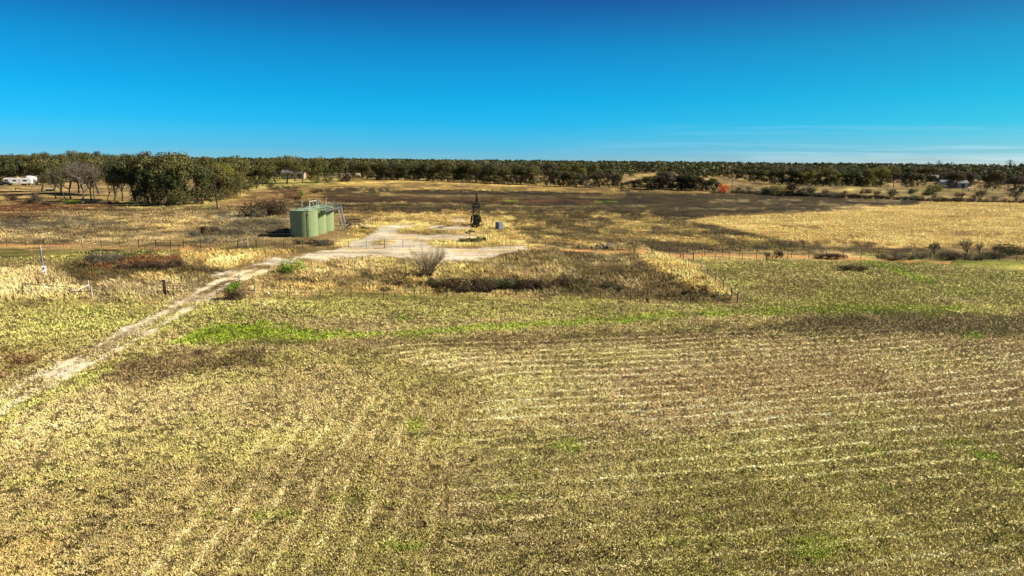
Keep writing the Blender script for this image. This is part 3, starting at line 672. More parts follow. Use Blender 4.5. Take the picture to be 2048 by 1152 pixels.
for s_ in (-1, 1):
    for j in range(4): b.box((s_*(1.15+.3*j), 0, .75-.22*j), (.26, .8, .05))
    for yy in (-.42, .42): b.beam((s_*.95, yy, .9), (s_*2.25, yy, 0), .05, .14)
b.build('stair', M['dsteel'], o)
p = P(729, 459)
o = empty('pipe_risers', p, 0, 'row of short pale pipe risers by the crossover steps', 'pipework')
for i in range(5): MB().tube((-.8+.42*i, .1*(i % 2), 0), (-.8+.42*i, .1*(i % 2), 1.3-.13*(i % 3)), .055, n=8).build('riser', M['dwhite'], o)
MB().tube((-1.1, 0, .35), (1.1, 0, .35), .1, n=8).build('header_pipe', M['dsteel'], o)
p = P(726, 463)
o = empty('yellow_pipe_guard', p, .2, 'small bright yellow guard in the golden grass right of the tanks', 'guard')
MB().box((0, 0, .25), (.9, .5, .5)).build('guard_box', M['yel'], o, bevel=.04); MB().tube((-.8, 0, .15), (.8, 0, .15), .07).build('pipe', M['dsteel'], o)
p = P(748, 448)
o = empty('pipe_rack', p, 0, 'small rack of pale pipes behind the crossover steps', 'pipework')
b = MB()
for i in range(4): b.tube((-.9+.6*i, 0, 0), (-.9+.6*i, 0, 1.3), .05)
b.build('upright', M['steel'], o); MB().tube((-1, 0, 1.15), (1, 0, 1.15), .05).tube((-1, 0, .7), (1, 0, .7), .05).build('rail', M['steel'], o)

# ================================================================== pump jack, seen end on
p = P(952.5, 453.5); DP = math.hypot(p.x, p.y)
o = empty('pump_jack', p, math.atan2(p.x, p.y)*-1+0.03, 'tall dark steel oil pump jack standing on the gravel pad, seen from its end', 'pump jack')
b = MB()
for xx in (-.75, .75): b.beam((xx, -1.6, .16), (xx, 6.2, .16), .18, .3)
for yy in (-1.4, .3, 2.2, 4.2, 6.0): b.beam((-.75, yy, .12), (.75, yy, .12), .16, .22)
b.build('skid_base', M['dsteel'], o)
def leg_(xx, yb, yt): return MB().beam((xx, yb, .3), (xx, yt, 5.0), .15, .15)
tw_ = []
for xx in (-.66, .66):
    for yb, yt in ((-1.2, -.3), (1.3, .35)): leg_(xx, yb, yt).build('tower_leg', M['dsteel'], o)
b = MB()
for yb, yt in ((-1.2, -.3), (1.3, .35)):
    z_ = [.4, 1.5, 2.5, 3.45, 4.4]; yy = [yb+(yt-yb)*(q-.3)/4.7 for q in z_]
    for j in range(4):
        b.beam((-.6, yy[j], z_[j]), (.6, yy[j+1], z_[j+1]), .07, .07); b.beam((.6, yy[j]+.02, z_[j]), (-.6, yy[j+1]+.02, z_[j+1]), .07, .07)
        b.beam((-.62, yy[j+1], z_[j+1]), (.62, yy[j+1], z_[j+1]), .09, .09)
for xx in (-.66, .66): b.beam((xx, -.75, 2.3), (xx, .85, 2.3), .08, .08); b.beam((xx, -.55, 3.6), (xx, .6, 3.6), .08, .08)
b.build('tower_brace', M['dsteel'], o)
MB().box((0, 0, 5.08), (1.75, 1.0, .18)).tube((-.9, -.5, 5.45), (.9, -.5, 5.45), .04).build('tower_platform', M['dsteel'], o)
MB().box((-.3, 0, 5.32), (.14, .35, .4)).box((.3, 0, 5.32), (.14, .35, .4)).tube((-.4, 0, 5.42), (.4, 0, 5.42), .12, n=12).build('saddle_bearing', M['dsteel'], o)
ti = R(-20); Rb = Matrix.Rotation(ti, 3, 'X'); piv = Vector((0, 0, 5.6))
def bp_(x_, y_, z_): return piv+Rb @ Vector((x_, y_, z_))
b = MB(); b.box(bp_(0, -.1, .12), (.16, 7.0, .42), Rb); b.box(bp_(0, -.1, .35), (.42, 7.0, .06), Rb); b.box(bp_(0, -.1, -.11), (.42, 7.0, .06), Rb)
b.build('walking_beam', M['beamst'], o)
b = MB(); out_ = [(-3.45, .95), (-4.0, .62), (-4.22, .1), (-4.25, -.5), (-4.0, -1.15), (-3.75, -1.2), (-3.5, -.3)]
rz_ = Matrix.Rotation(R(-90), 3, 'Z'); k0 = len(b.v)
pr = []
for x_ in (-.22, .22):
    for yy, zz in out_: b.v.append(tuple(bp_(x_, yy, zz+.15)))
n_ = len(out_); b.f.append(tuple(range(n_))); b.f.append(tuple(range(n_, 2*n_))[::-1])
for i in range(n_): b.f.append((i, n_+i, n_+(i+1) % n_, (i+1) % n_))
hhd = b.build('horse_head', M['dsteel'], o)
br = bp_(0, -4.25, .2)
b = MB()
for x_ in (-.1, .1): b.path([(x_, br.y, br.z), (x_, br.y-.03, 2.9)], .018, 5)
b.build('bridle', M['steel'], o); MB().box((0, br.y-.03, 2.85), (.5, .14, .12)).build('carrier_bar', M['dsteel'], o)
MB().tube((0, br.y-.03, 1.3), (0, br.y-.03, 2.85), .03).build('polished_rod', M['steel'], o)
MB().tube((0, br.y-.03, 0), (0, br.y-.03, 1.2), .16, n=12).tube((-.6, br.y-.03, .8), (.6, br.y-.03, .8), .07).lathe([(.26, 0), (.26, .1)], 12, (0, br.y-.03, .55)).build('wellhead', M['dsteel'], o)
eq = bp_(0, 3.2, -.2)
MB().beam((-.98, eq.y, eq.z+.1), (.98, eq.y, eq.z+.1), .3, .3).build('equalizer_bar', M['dsteel'], o)
for s_ in (-1, 1):
    crk = Vector((s_*.85, 4.1, 2.0))
    MB().tube((s_*.9, eq.y, eq.z), (s_*.9, 4.6, 2.9), .06, n=8).build('pitman_arm', M['beamst'] if s_ > 0 else M['dsteel'], o)  # sunward arm takes the sunlit colour, the other stays dark
    cw = MB(); cw.beam(crk+Vector((0, -.7, -.9)), crk+Vector((0, .55, 1.0)), .16, .45); cw.build('crank', M['dsteel'], o)
    cw = MB(); cw.prism([(-.75, -.35), (-.3, -.62), (.45, -.62), (.7, -.2), (.7, .25), (.3, .5), (-.6, .5)], -.14, .14, Matrix.Rotation(R(90), 3, 'Z') @ Matrix.Rotation(R(60), 3, 'Y'), crk+Vector((s_*.2, -.45, -.65)))
    cw.build('counterweight', M['dsteel'], o)
MB().box((0, 4.1, 1.9), (1.15, 1.5, 1.0)).box((0, 4.1, 1.0), (1.3, 1.8, 1.3)).build('gearbox', M['dsteel'], o, bevel=.06)
MB().box((0, 5.7, .75), (.8, .7, .7)).build('motor', M['dsteel'], o, bevel=.05)
MB().lathe([(.5, -.07), (.5, .07)], 24).build('belt_guard', M['dsteel'], o).location = (.85, 5.0, 1.4)
b = MB()
for xx in (-.55, .55): b.tube((xx, -1.35, .3), (xx, -.42, 5.0), .03)
for j in range(14): q = j/14; b.tube((-.2, -1.38+.93*q, .4+4.7*q), (.2, -1.38+.93*q, .4+4.7*q), .02)
b.build('ladder', M['dsteel'], o)
b = MB()
for xx in (-1.3, 1.3):
    b.tube((xx, -2.2, 0), (xx, -2.2, 1.1), .04); b.tube((xx, 2.5, 0), (xx, 2.5, 1.1), .04); b.tube((xx, -2.2, 1.05), (xx, 2.5, 1.05), .035)
b.build('guard_rail', M['rustst'], o)
# electrical cabinet, white trough, rails
p = P(998, 459.5)
o = empty('control_cabinet', p, R(-48), 'blue grey metal control cabinet right of the pump jack', 'cabinet')
MB().box((0, 0, .85), (1.15, 1.15, 1.5)).box((0, 0, 1.66), (1.25, 1.25, .07)).build('housing', M['cab'], o, bevel=.02)
MB().box((.59, .0, .85), (.03, .95, 1.3)).build('door', M['cab'], o, bevel=.01)
for fx in (-.4, .4):
    for fy in (-.4, .4): MB().box((fx, fy, .04), (.12, .12, .2)).build('foot', M['dsteel'], o)
MB().tube((-.35, .35, 1.6), (-.35, .35, 2.05), .04).build('conduit', M['steel'], o)
p = P(978, 462)
o = empty('white_trough', p, R(8), 'low white trough lying in golden grass between pump jack and grey cabinet', 'trough')
MB().prism([(-.72, .1), (-.6, .45), (-.5, .45), (-.45, .2), (.45, .14), (.5, .3), (.62, .3), (.7, .1)], -.3, .3).build('basin', M['white'], o); MB().beam((-.65, 0, .03), (.65, 0, .03), .5, .14).build('footing', M['conc'], o)
p = P(966, 478)
o = empty('pipe_fence', p, 0, 'short grey pipe rail enclosure on the pad in front of the pump jack', 'railing')
for (xx, yy) in ((-2.6, 0), (0, .2), (.9, 0), (1.25, -1.2)): MB().tube((xx, yy, 0), (xx, yy, 1.15), .035).build('post', M['steel'], o)
MB().path([(-2.6, 0, 1.0), (0, .2, 1.0), (.9, 0, 1.0), (1.25, -1.2, 1.0)], .025).build('rail', M['steel'], o)

# ================================================================== utility poles
def upole(px, py, top, lb, m, r=.15, cross=None, lean=0):
    p = P(px, py); h_ = topz(p, px, top); o = empty('utility_pole', p, math.atan2(-p.x, p.y), lb, 'utility pole', None)
    MB().tube((0, 0, -.5), (lean, 0, h_), r, r*.72, n=12).build('shaft', m, o)
    if cross:
        MB().box((lean, 0, h_-cross), (1.3, .1, .12)).build('crossarm', m, o)
    b = MB()
    for xx in ((-.5, .5) if cross else (0,)): b.lathe([(.05, 0), (.08, .08), (.04, .18)], 8, (lean+xx, 0, h_-(cross or 0)+.05))
    b.build('insulator', M['dwhite'], o); return o, p, h_
upole(435.5, 420, 348, 'tall dark wooden utility pole at the edge of the oak grove behind the tanks', M['pole'], .2, None, -.35)
upole(1463.5, 385.5, 343, 'distant pale utility pole beside the orange bush', M['gpole'], .2, None)
o, p, h_ = upole(90.5, 557, 494, 'short leaning grey service pole with white meter boxes on the left', M['gpole'], .17, None, -.12)
o['category'] = 'service pole'
sc_u = h_/62.0
for (za, zb, nm, mm_, wdt) in ((.12, .40, 'meter_box', 'white', .36), (.40, .47, 'meter_box', 'dwhite', .42)):
    pass
for z_, w_, hh2 in ((h_*.335, .42, .52), (h_*.19, .34, .62)):
    mb = MB().box((-.02, -.28, z_), (w_*1.25, .2, hh2*1.15)).build('meter_box', M['white'], o, bevel=.02)
    MB().lathe([(.09, 0), (.10, .05), (.06, .09)], 14, (0, 0, 0)).build('meter_dial', M['dsteel'], mb).matrix_local = Matrix.Translation((-.02, -.385, z_+.05)) @ Matrix.Rotation(R(90), 4, 'X')
MB().tube((.13, -.1, h_*.15), (.05, -.12, h_*.9), .035).build('conduit', M['steel'], o)
# overhead service wire leading off to the left
a = p+Vector((-.3, 0, h_-.15)); e = a+Vector((-34, 9, 1.2)); pts = []
for i in range(25):
    t_ = i/24; q = a.lerp(e, t_); q.z -= 4*1.0*t_*(1-t_); pts.append(q-a)
o = empty('service_wire', a, 0, 'thin overhead wire running left from the service pole', 'wire'); MB().path(pts, .022, 5).build('cable', M['black'], o)

# ================================================================== fences
def spread(line, step):
    """points along a polyline given in photo pixels, spaced by px step"""
    res = []; carry = 0
    for (x0, y0_), (x1, y1_) in zip(line[:-1], line[1:]):
        L_ = abs(x1-x0)+1e-6; s_ = carry
        while s_ < L_: t_ = s_/L_; res.append((x0+(x1-x0)*t_, y0_+(y1_-y0_)*t_)); s_ += step
        carry = s_-L_
    return res
def fence(pix, label, h_=1.25, m='tpost', wires=(.35, .7, 1.05, 1.2), wood=(), pw=.055, skip=(), cat='fence', group=None, wr=.009):
    pts = [P(a, b) for a, b in pix]; o = empty('wire_fence', pts[0], 0, label, cat, group); org = pts[0]
    for i, q in enumerate(pts):
        d = q-org; wd_ = i in wood; r_ = .09 if wd_ else pw/2
        hh_ = h_*(1.12 if wd_ else 1)*(1+.05*math.sin(i*5.1)); lx_ = .04*math.sin(i*3.3)
        if wd_: MB().tube(d-Vector((0, 0, .2)), d+Vector((lx_, 0, hh_)), r_, r_*.9, n=8).build('post', M['wood'], o)
        else: MB().beam(d-Vector((0, 0, .2)), d+Vector((lx_, 0, hh_)), pw, pw).build('post', M[m], o)
    b = MB()
    for zz in wires:
        for i in range(len(pts)-1):
            if i in skip: continue
            b.tube(pts[i]-org+Vector((0, 0, zz)), pts[i+1]-org+Vector((0, 0, zz)), wr, wr, 4, False)
    b.build('wire', M['wire'], o); return o
# back lane fence, left run
lf = spread([(-24, 492.6), (278, 495.5)], 37.8)
fence(lf, 'wire fence behind the red dirt lane, left of the dark braced gate', 1.35)
# gate with diagonal braces
def PV(px, py, h_=0): q = P(px, py); q.z += h_; return q
g0 = PV(278, 496)
o = empty('braced_gate', g0, 0, 'dark pipe gateway with a diagonal brace on each side behind the red dirt lane', 'gate'); b = MB(); hgt = 1.4
gx = [PV(x_, 495.5)-g0 for x_ in (278, 312, 341.5, 367.5, 402)]
for q in gx: MB().tube(q-Vector((0, 0, .2)), q+Vector((0, 0, hgt)), .06, n=8).build('post', M['dsteel'], o)
MB().tube(gx[0]+Vector((0, 0, .15)), gx[1]+Vector((0, 0, .85)), .05).build('brace', M['dsteel'], o)
MB().tube(gx[3]+Vector((0, 0, .9)), gx[4]+Vector((0, 0, .12)), .05).build('brace', M['dsteel'], o)
b = MB()
for z_ in (.35, .62, .9): b.tube(gx[1]+Vector((0, 0, z_)), gx[3]+Vector((0, 0, z_)), .035)
b.build('gate_panel', M['dsteel'], o)
fence([(402, 496), (440, 496), (475.5, 496)], 'short wire fence of three posts between the braced gateway and the white-posted gate', 1.3)
o = empty('field_gate', PV(476, 496), 0, 'dark gate with two slim white uprights left of the green tanks', 'gate')
ga = [PV(x_, y_)-PV(476, 496) for x_, y_ in ((476, 496), (484.5, 493), (496, 493), (513, 496))]
for i in (0, 3): MB().tube(ga[i]-Vector((0, 0, .2)), ga[i]+Vector((0, 0, 1.35)), .06).build('post', M['dsteel'], o)
for i in (1, 2): MB().tube(ga[i]-Vector((0, 0, .2)), ga[i]+Vector((0, 0, 1.45)), .055).build('upright', M['dwhite'], o)
b = MB(); 
for z_ in (.6, 1.2): b.tube(ga[0]+Vector((0, 0, z_)), ga[2]+Vector((0, 0, z_)), .04)
b.build('rail', M['dsteel'], o)
pf = [(513, 496), (532, 494.5), (550, 494.5), (568, 495), (587, 495.5), (606, 496), (648, 496.5), (667, 496), (697, 496), (733, 496), (769, 496.5), (806, 496.5), (842, 496.5), (878.5, 496.5), (914, 497), (949.5, 497.5), (985.5, 498), (1020.5, 498.5), (1056.5, 498.5), (1091, 499), (1128, 499.5), (1164, 500), (1200, 501.5), (1235, 503), (1268, 507), (1303, 511)]
fence(pf, 'long wire fence with thin posts crossing the front edge of the gravel pad', 1.4, wood=(10,))
# second section to the right
rf_ = [(1303, 511.5), (1338.5, 511), (1373.5, 511), (1409, 512), (1444.5, 512.5), (1478.5, 513), (1513, 514)]
rf_ += spread([(1548, 515.5), (1721, 518.5), (2060, 523.5)], 34.6)
fence(rf_, 'long wire fence behind the red dirt lane on the right side', 1.4, wires=(.3, .6, .9, 1.2, 1.35))
o = empty('corner_brace', PV(1360, 521), 0, 'dark H-shaped corner brace at the top of the golden grass bank', 'fence brace')
ca = [PV(1360, 519)-PV(1360, 521), PV(1366, 526.5)-PV(1360, 521), PV(1386.5, 521)-PV(1360, 521)]
for q in ca: MB().tube(q-Vector((0, 0, .2)), q+Vector((0, 0, 1.35)), .08).build('post', M['wood'], o)
MB().tube(ca[0]+Vector((0, 0, .95)), ca[2]+Vector((0, 0, .95)), .06).tube(ca[0]+Vector((0, 0, .9)), ca[1]+Vector((0, 0, .9)), .05).build('rail', M['wood'], o)
fence([(1386.5, 522), (1403.5, 523), (1430, 522.5), (1458, 521), (1484, 521), (1513, 520.5), (1544, 522), (1575, 522)], 'wire fence in front of the red dirt lane, ending in dead brush', 1.3)
fence([(1366, 526.5), (1377, 533.5), (1401, 549.5), (1414, 558), (1430, 569), (1446, 582), (1462, 597)], 'wire fence climbing the golden grass bank between the two corner braces', 1.25)
o = empty('corner_brace', PV(1436, 606), 0, 'wooden corner brace of three posts at the lower right end of the near fence', 'fence brace')
z0 = PV(1436, 606); ca = [PV(1436.5, 606)-z0, PV(1475, 605)-z0, PV(1462.5, 598.5)-z0]
for i, q in enumerate(ca): MB().tube(q-Vector((0, 0, .2)), q+Vector((0, 0, 1.25)), .085).build('post', M['lwood' if i == 0 else 'wood'], o)
MB().tube(ca[0]+Vector((0, 0, .85)), ca[1]+Vector((0, 0, .85)), .05).tube(ca[2]+Vector((0, 0, .95)), ca[1]+Vector((0, 0, .8)), .05).build('rail', M['wood'], o)
nf = [(510, 593)]+[(575.5, 597), (640.5, 598.5), (703, 599), (767, 600), (830, 600), (893, 600.5), (955.5, 601), (1017.5, 601), (1079, 601.5), (1139.5, 602.5), (1200.5, 603), (1260.5, 603), (1320, 603.5), (1380, 605), (1436, 606)]
fence(nf, 'near wire fence with thin posts along the front of the tall grass bank', 1.15, 'rustst')
o = empty('fence_brace', PV(487, 590), 0, 'short horizontal rail brace with a pale end post right of the green gate bush', 'fence brace')
z0 = PV(487, 590); q0, q1 = PV(480, 591)-z0, PV(510.5, 593)-z0
MB().tube(q1-Vector((0, 0, .2)), q1+Vector((0, 0, 1.25)), .08).build('post', M['lwood'], o); MB().tube(q0-Vector((0, 0, .2)), q0+Vector((0, 0, 1.2)), .08).build('post', M['wood'], o)
MB().tube(q0+Vector((0, 0, .7)), q1+Vector((0, 0, .65)), .055).build('rail', M['wood'], o)
# open pipe gate across the track
z0 = PV(433, 594); q1 = PV(480, 576)-z0; o = empty('open_gate', z0, 0, 'dark pipe farm gate swung open beside the gravel track', 'gate')
b = MB()
for z_ in (.35, .6, .85, 1.15): b.tube((0, 0, z_), q1+Vector((0, 0, z_)), .03)
b.build('gate_rail', M['dsteel'], o); b = MB()
for t_ in (0, .33, .66, 1): q = q1*t_; MB().tube(q+Vector((0, 0, .3)), q+Vector((0, 0, 1.2)), .03).build('gate_upright', M['dsteel'], o)
MB().tube(q1-Vector((0, 0, .2)), q1+Vector((0, 0, 1.7)), .08).build('post', M['lwood'], o)
# left foreground gate and wire panel
z0 = PV(47, 586); q = [PV(x_, y_)-z0 for x_, y_ in ((47, 586), (142, 596), (146, 597), (178.5, 583), (184.5, 598))]
o = empty('wire_gate', z0, 0, 'long low wire gate panel at the far left below the service pole', 'gate')
for i in (0, 1): MB().tube(q[i]-Vector((0, 0, .2)), q[i]+Vector((0, 0, 1.2)), .085).build('post', M['wood'], o)
b = MB(); b.tube(q[0]+Vector((0, 0, 1.05)), q[1]+Vector((0, 0, 1.2)), .03)
for z_ in (.2, .5, .8): b.tube(q[0]+Vector((0, 0, z_)), q[1]+Vector((0, 0, z_)), .012)
for j in range(9): a_ = q[0].lerp(q[1], j/8); b.tube(a_, a_+Vector((0, 0, 1.1)), .015)
b.build('gate_panel', M['wire'], o)
o = empty('corner_brace', z0+q[2], 0, 'pale three post corner brace with white rail at the left roadside', 'fence brace')
for i in (2, 3, 4): MB().tube(q[i]-q[2]-Vector((0, 0, .2)), q[i]-q[2]+Vector((0, 0, 1.3)), .085).build('post', M['lwood'], o)
MB().tube(Vector((0, 0, .65)), q[3]-q[2]+Vector((0, 0, .75)), .055).build('rail', M['dwhite'], o)
MB().tube(Vector((0, 0, .75)), q[4]-q[2]+Vector((0, 0, .8)), .055).build('rail', M['wood'], o)
z0 = PV(289, 592); q = [PV(x_, y_)-z0 for x_, y_ in ((289, 592), (330, 590), (352, 590), (375.5, 591))]
o = empty('wire_panel_gate', z0, 0, 'rusty wire panel hung on a thick dark post left of the gravel track', 'gate')
MB().tube(q[0]-Vector((0, 0, .2)), q[0]+Vector((0, 0, 1.15)), .06).build('post', M['wood'], o)
MB().tube(q[1]-Vector((0, 0, .2)), q[1]+Vector((0, 0, 1.7)), .16).build('post', M['pole'], o)
MB().tube(q[0]+Vector((0, 0, .5)), q[1]+Vector((0, 0, .5)), .06).build('rail', M['wood'], o)
b = MB()
for z_ in (.15, .45, .75, 1.05, 1.35): b.tube(q[1]+Vector((0, 0, z_)), q[3]+Vector((0, 0, z_)), .018)
for j in range(8): a_ = q[1].lerp(q[3], j/7); b.tube(a_+Vector((0, 0, .1)), a_+Vector((0, 0, 1.4)), .018)
b.build('wire_panel', M['rustst'], o)
fence([(2, 608), (28, 598), (47, 589), (78, 580), (101.5, 574), (124, 566), (144.5, 560)], 'short row of thin posts in pale tall grass at the far left', 1.1, 'rustst')
fence([(290.5, 504), (264, 506)][::-1]+[(307, 503), (318, 502), (358, 501)], 'small wire fence with one white post in front of the braced gateway', 1.1)
dl = [(373, 480), (383.5, 475), (398, 469), (412, 464), (428, 459), (445, 455), (462, 450), (475, 446), (488, 442)]
fence(dl, 'wire fence rising diagonally through brush left of the tanks', 1.3)
dr = [(1225, 425), (1240, 428), (1252, 430), (1265, 432), (1278, 434.5), (1292, 437.5), (1306, 440), (1322, 443), (1336.5, 446), (1369.5, 451), (1386.5, 455), (1404, 459), (1423, 463), (1443, 466.5), (1464, 470.5), (1485, 475), (1507, 479), (1531, 483), (1555, 487), (1581, 492), (1607, 497)]
fence(dr, 'wire fence running diagonally along the edge of the golden field', 1.35)
# rail fence by the houses far right
rr = [PV(x_, 381.5+(x_-1925)*.01) for x_ in range(1925, 2030, 12)]; o = empty('rail_fence', rr[0], 0, 'distant pale rail fence in front of the houses at far right', 'fence')
for q in rr: MB().box(q-rr[0]+Vector((0, 0, .7)), (.25, .25, 1.8)).build('post', M['wood'], o)
b = MB()
for z_ in (.6, 1.3): b.tube(Vector((0, 0, z_)), rr[-1]-rr[0]+Vector((0, 0, z_)), .08)
b.build('rail', M['wood'], o)

# ================================================================== far left yard: trailer, carport, flatbed, truck
p = P(38, 371); s1 = math.hypot(p.x, p.y)/1365
o = empty('camper_trailer', p, R(20), 'white fifth wheel camper trailer parked at the far left by the carport', 'camper')
b = MB(); b.prism([(-6.0, 1.9), (-6.0, 3.5), (-5.2, 3.75), (5.2, 3.6), (5.8, 3.0), (5.8, 1.0), (-3.4, 1.0), (-3.7, 1.9)], -1.25, 1.25); b.build('body', M['white'], o, bevel=.12)
MB().prism([(-5.6, 2.2), (-5.6, 2.9), (-3.9, 2.9), (-3.9, 2.2)], -1.275, -1.26).prism([(-2, 2.1), (-2, 2.8), (-.6, 2.8), (-.6, 2.1)], -1.275, -1.26).prism([(2.2, 2.1), (2.2, 2.8), (3.8, 2.8), (3.8, 2.1)], -1.275, -1.26).build('window', M['glass'], o)
MB().box((.9, -1.27, 2.0), (.75, .04, 1.9)).build('door', M['dwhite'], o)
for xx in (1.6, 2.6): MB().lathe([(.38, -1.2), (.38, 1.2)], 16).build('wheel', M['black'], o).matrix_local = Matrix.Translation((xx, 0, .4)) @ Matrix.Rotation(R(90), 4, 'X')
MB().box((0, 0, 3.85), (1.0, .9, .25)).build('air_conditioner', M['dwhite'], o, bevel=.05)
MB().beam((-5.0, -1.0, 0), (-5.0, -1.0, 1.9), .1, .1).beam((-5.0, 1.0, 0), (-5.0, 1.0, 1.9), .1, .1).build('jack_leg', M['steel'], o)
p = P(66, 370)
o = empty('propane_tank', p, R(14), 'large white cylindrical tank standing beside the camper trailer', 'tank')
b = MB().lathe([(.05, -2.9), (1.1, -2.75), (1.6, -2.4), (1.75, -2.1), (1.75, 2.1), (1.6, 2.4), (1.1, 2.75), (.05, 2.9)], 24).build('vessel', M['white'], o, True)
b.scale = (1, 1, 1)
b.matrix_local = Matrix.Translation((0, 0, 2.9)) @ Matrix.Rotation(R(90), 4, 'Y')
for xx in (-1.7, 1.7): MB().box((xx, 0, .5), (.35, 2.2, 1.2)).build('saddle', M['steel'], o)
p = P(98, 370)
o = empty('carport', p, R(4), 'open carport with thin flat roof and posts behind the bare oaks at far left', 'carport')
MB().box((0, 0, 4.6), (12, 7, .18)).build('roof', M['roof'], o)
for xx in (-5.8, -2, 2, 5.8):
    for yy in (-3.3, 3.3): MB().box((xx, yy, 2.25), (.22, .22, 4.5)).build('post', M['steel'], o)
MB().box((2.5, 3.45, 2.4), (7, .08, 4.0)).build('back_wall', M['dwall'], o)
def pickup(px, py, rz, lb, m):
    p = P(px, py); o = empty('pickup_truck', p, rz, lb, 'pickup truck')
    b = MB().prism([(-2.8, .5), (-2.85, 1.15), (-1.5, 1.25), (-.8, 1.85), (.7, 1.85), (.95, 1.2), (2.75, 1.2), (2.8, .5)], -.95, .95); b.build('body', m, o, bevel=.07)
    MB().prism([(-1.25, 1.3), (-.72, 1.75), (.6, 1.75), (.78, 1.3)], -.965, -.955).prism([(-1.25, 1.3), (-.72, 1.75), (.6, 1.75), (.78, 1.3)], .955, .965).build('window', M['glass'], o)
    for xx in (-1.85, 1.75):
        for yy in (-.85, .85): MB().lathe([(.39, -.12), (.39, .12)], 16).build('wheel', M['black'], o).matrix_local = Matrix.Translation((xx, yy, .39)) @ Matrix.Rotation(R(90), 4, 'X')
    for yy in (-.7, .7): MB().box((-2.86, yy, .95), (.04, .35, .2)).build('headlight', M['dwhite'], o)
    return o
pickup(12, 371, R(12), 'dark pickup truck parked in front of the camper at far left', mat('dark_truck_paint', (.04, .04, .045), .35, nscale=1, namt=.1))
p = P(80, 382)
o = empty('flatbed_trailer', p, R(26), 'low grey flatbed gooseneck trailer parked on the grass in front of the bare oaks', 'trailer')
MB().box((0, 0, .85), (13, 2.4, .22)).build('deck', mat('grey_deck_boards', (.42, .41, .38), .8, nscale=2, namt=.25), o)
MB().beam((-6.5, 0, .95), (-8.6, 0, 1.4), .3, .3).beam((-8.6, 0, 1.4), (-8.6, 0, .3), .2, .2).build('hitch', M['dsteel'], o)
for xx in (2.6, 3.6, 4.6):
    for yy in (-1.05, 1.05): MB().lathe([(.4, -.12), (.4, .12)], 14).build('wheel', M['black'], o).matrix_local = Matrix.Translation((xx, yy, .4)) @ Matrix.Rotation(R(90), 4, 'X')
# hay bales and shed
HL = ['leftmost pale round bale behind the oaks, half hidden by the brown bush', 'second pale round bale from the left behind the brown bush', 'third pale round bale, just right of the brown bush', 'rightmost pale round bale at the edge of the far tree line']
base_bale = None
for i, (bx, by) in enumerate(((671, 356), (683, 356), (697, 357), (716, 356.5))):
    p = P(bx, by); r_ = 2.0
    if base_bale is None:
        base_bale = empty('round_bale', p, R(20), HL[i], 'round bale', 'pale round bales by the far trees')
        MB().lathe([(.1, -1.9), (r_*.9, -1.85), (r_, -1.6), (r_, 1.6), (r_*.9, 1.85), (.1, 1.9)], 22).build('roll', M['hay'], base_bale, True).matrix_local = Matrix.Translation((0, 0, r_-.1)) @ Matrix.Rotation(R(90), 4, 'X')
        MB().lathe([(.5, -1.93), (.5, -1.88)], 14).build('core', M['hay'], base_bale).matrix_local = Matrix.Translation((0, 0, r_-.1)) @ Matrix.Rotation(R(90), 4, 'X')
    else: copy_thing(base_bale, p, R(20+i*25), (1, 1, 1), HL[i])
def house(px, py, w_, d_, hw, hr, rz, lb, wm, rm, name='farm_building', cat='building', wins=3):
    p = P(px, py); o = empty(name, p, rz, lb, cat)
    MB().box((0, 0, hw/2-.2), (w_, d_, hw+.4)).prism([(-d_/2+.02, hw), (0, hw+hr-.1), (d_/2-.02, hw)], -w_/2, w_/2, Matrix.Rotation(R(90), 3, 'Z')).build('wall', wm, o)
    b = MB()
    for s_ in (-1, 1):
        a_ = math.atan2(hr, d_/2); L_ = math.hypot(hr, d_/2)+.5
        b.box((0, s_*(d_/4+.12), hw+hr/2+.05), (w_+.8, L_, .14), Matrix.Rotation(-s_*a_, 3, 'X'))
    b.build('roof', rm, o)
    for j in range(wins): MB().box((-w_/2+w_*(j+.7)/(wins+.6), -d_/2-.02, hw*.58), (1.3, .08, 1.1)).build('window', M['glass'], o)
    MB().box((w_*.32, -d_/2-.025, hw*.42), (1.6, .07, hw*.8)).build('door', M['dwall'], o); return o
house(588, 358, 16, 8, 4.5, 2, R(5), 'low pinkish grey shed glimpsed between trunks left of the round bales', mat('pinkish_shed_wall', (.38, .30, .26), .8, nscale=1, namt=.15), M['roof'], 'shed', 'shed')
house(1905, 375.5, 15, 7, 3.2, 1.6, R(-14), 'long low white building with grey roof among the trees at far right', M['wwall'], M['roof'])
house(1872, 363, 14, 8, 3.4, 1.8, R(5), 'dark walled house partly hidden by trees behind the white building', M['dwall'], M['roof'], 'farm_house', 'house')
house(1922, 362.5, 16, 8, 3.2, 2.0, R(-8), 'dark house with pale grey roof behind the white building at far right', M['dwall'], mat('pale_blue_roof', (.34, .38, .42), .5, .2), 'farm_house', 'house')
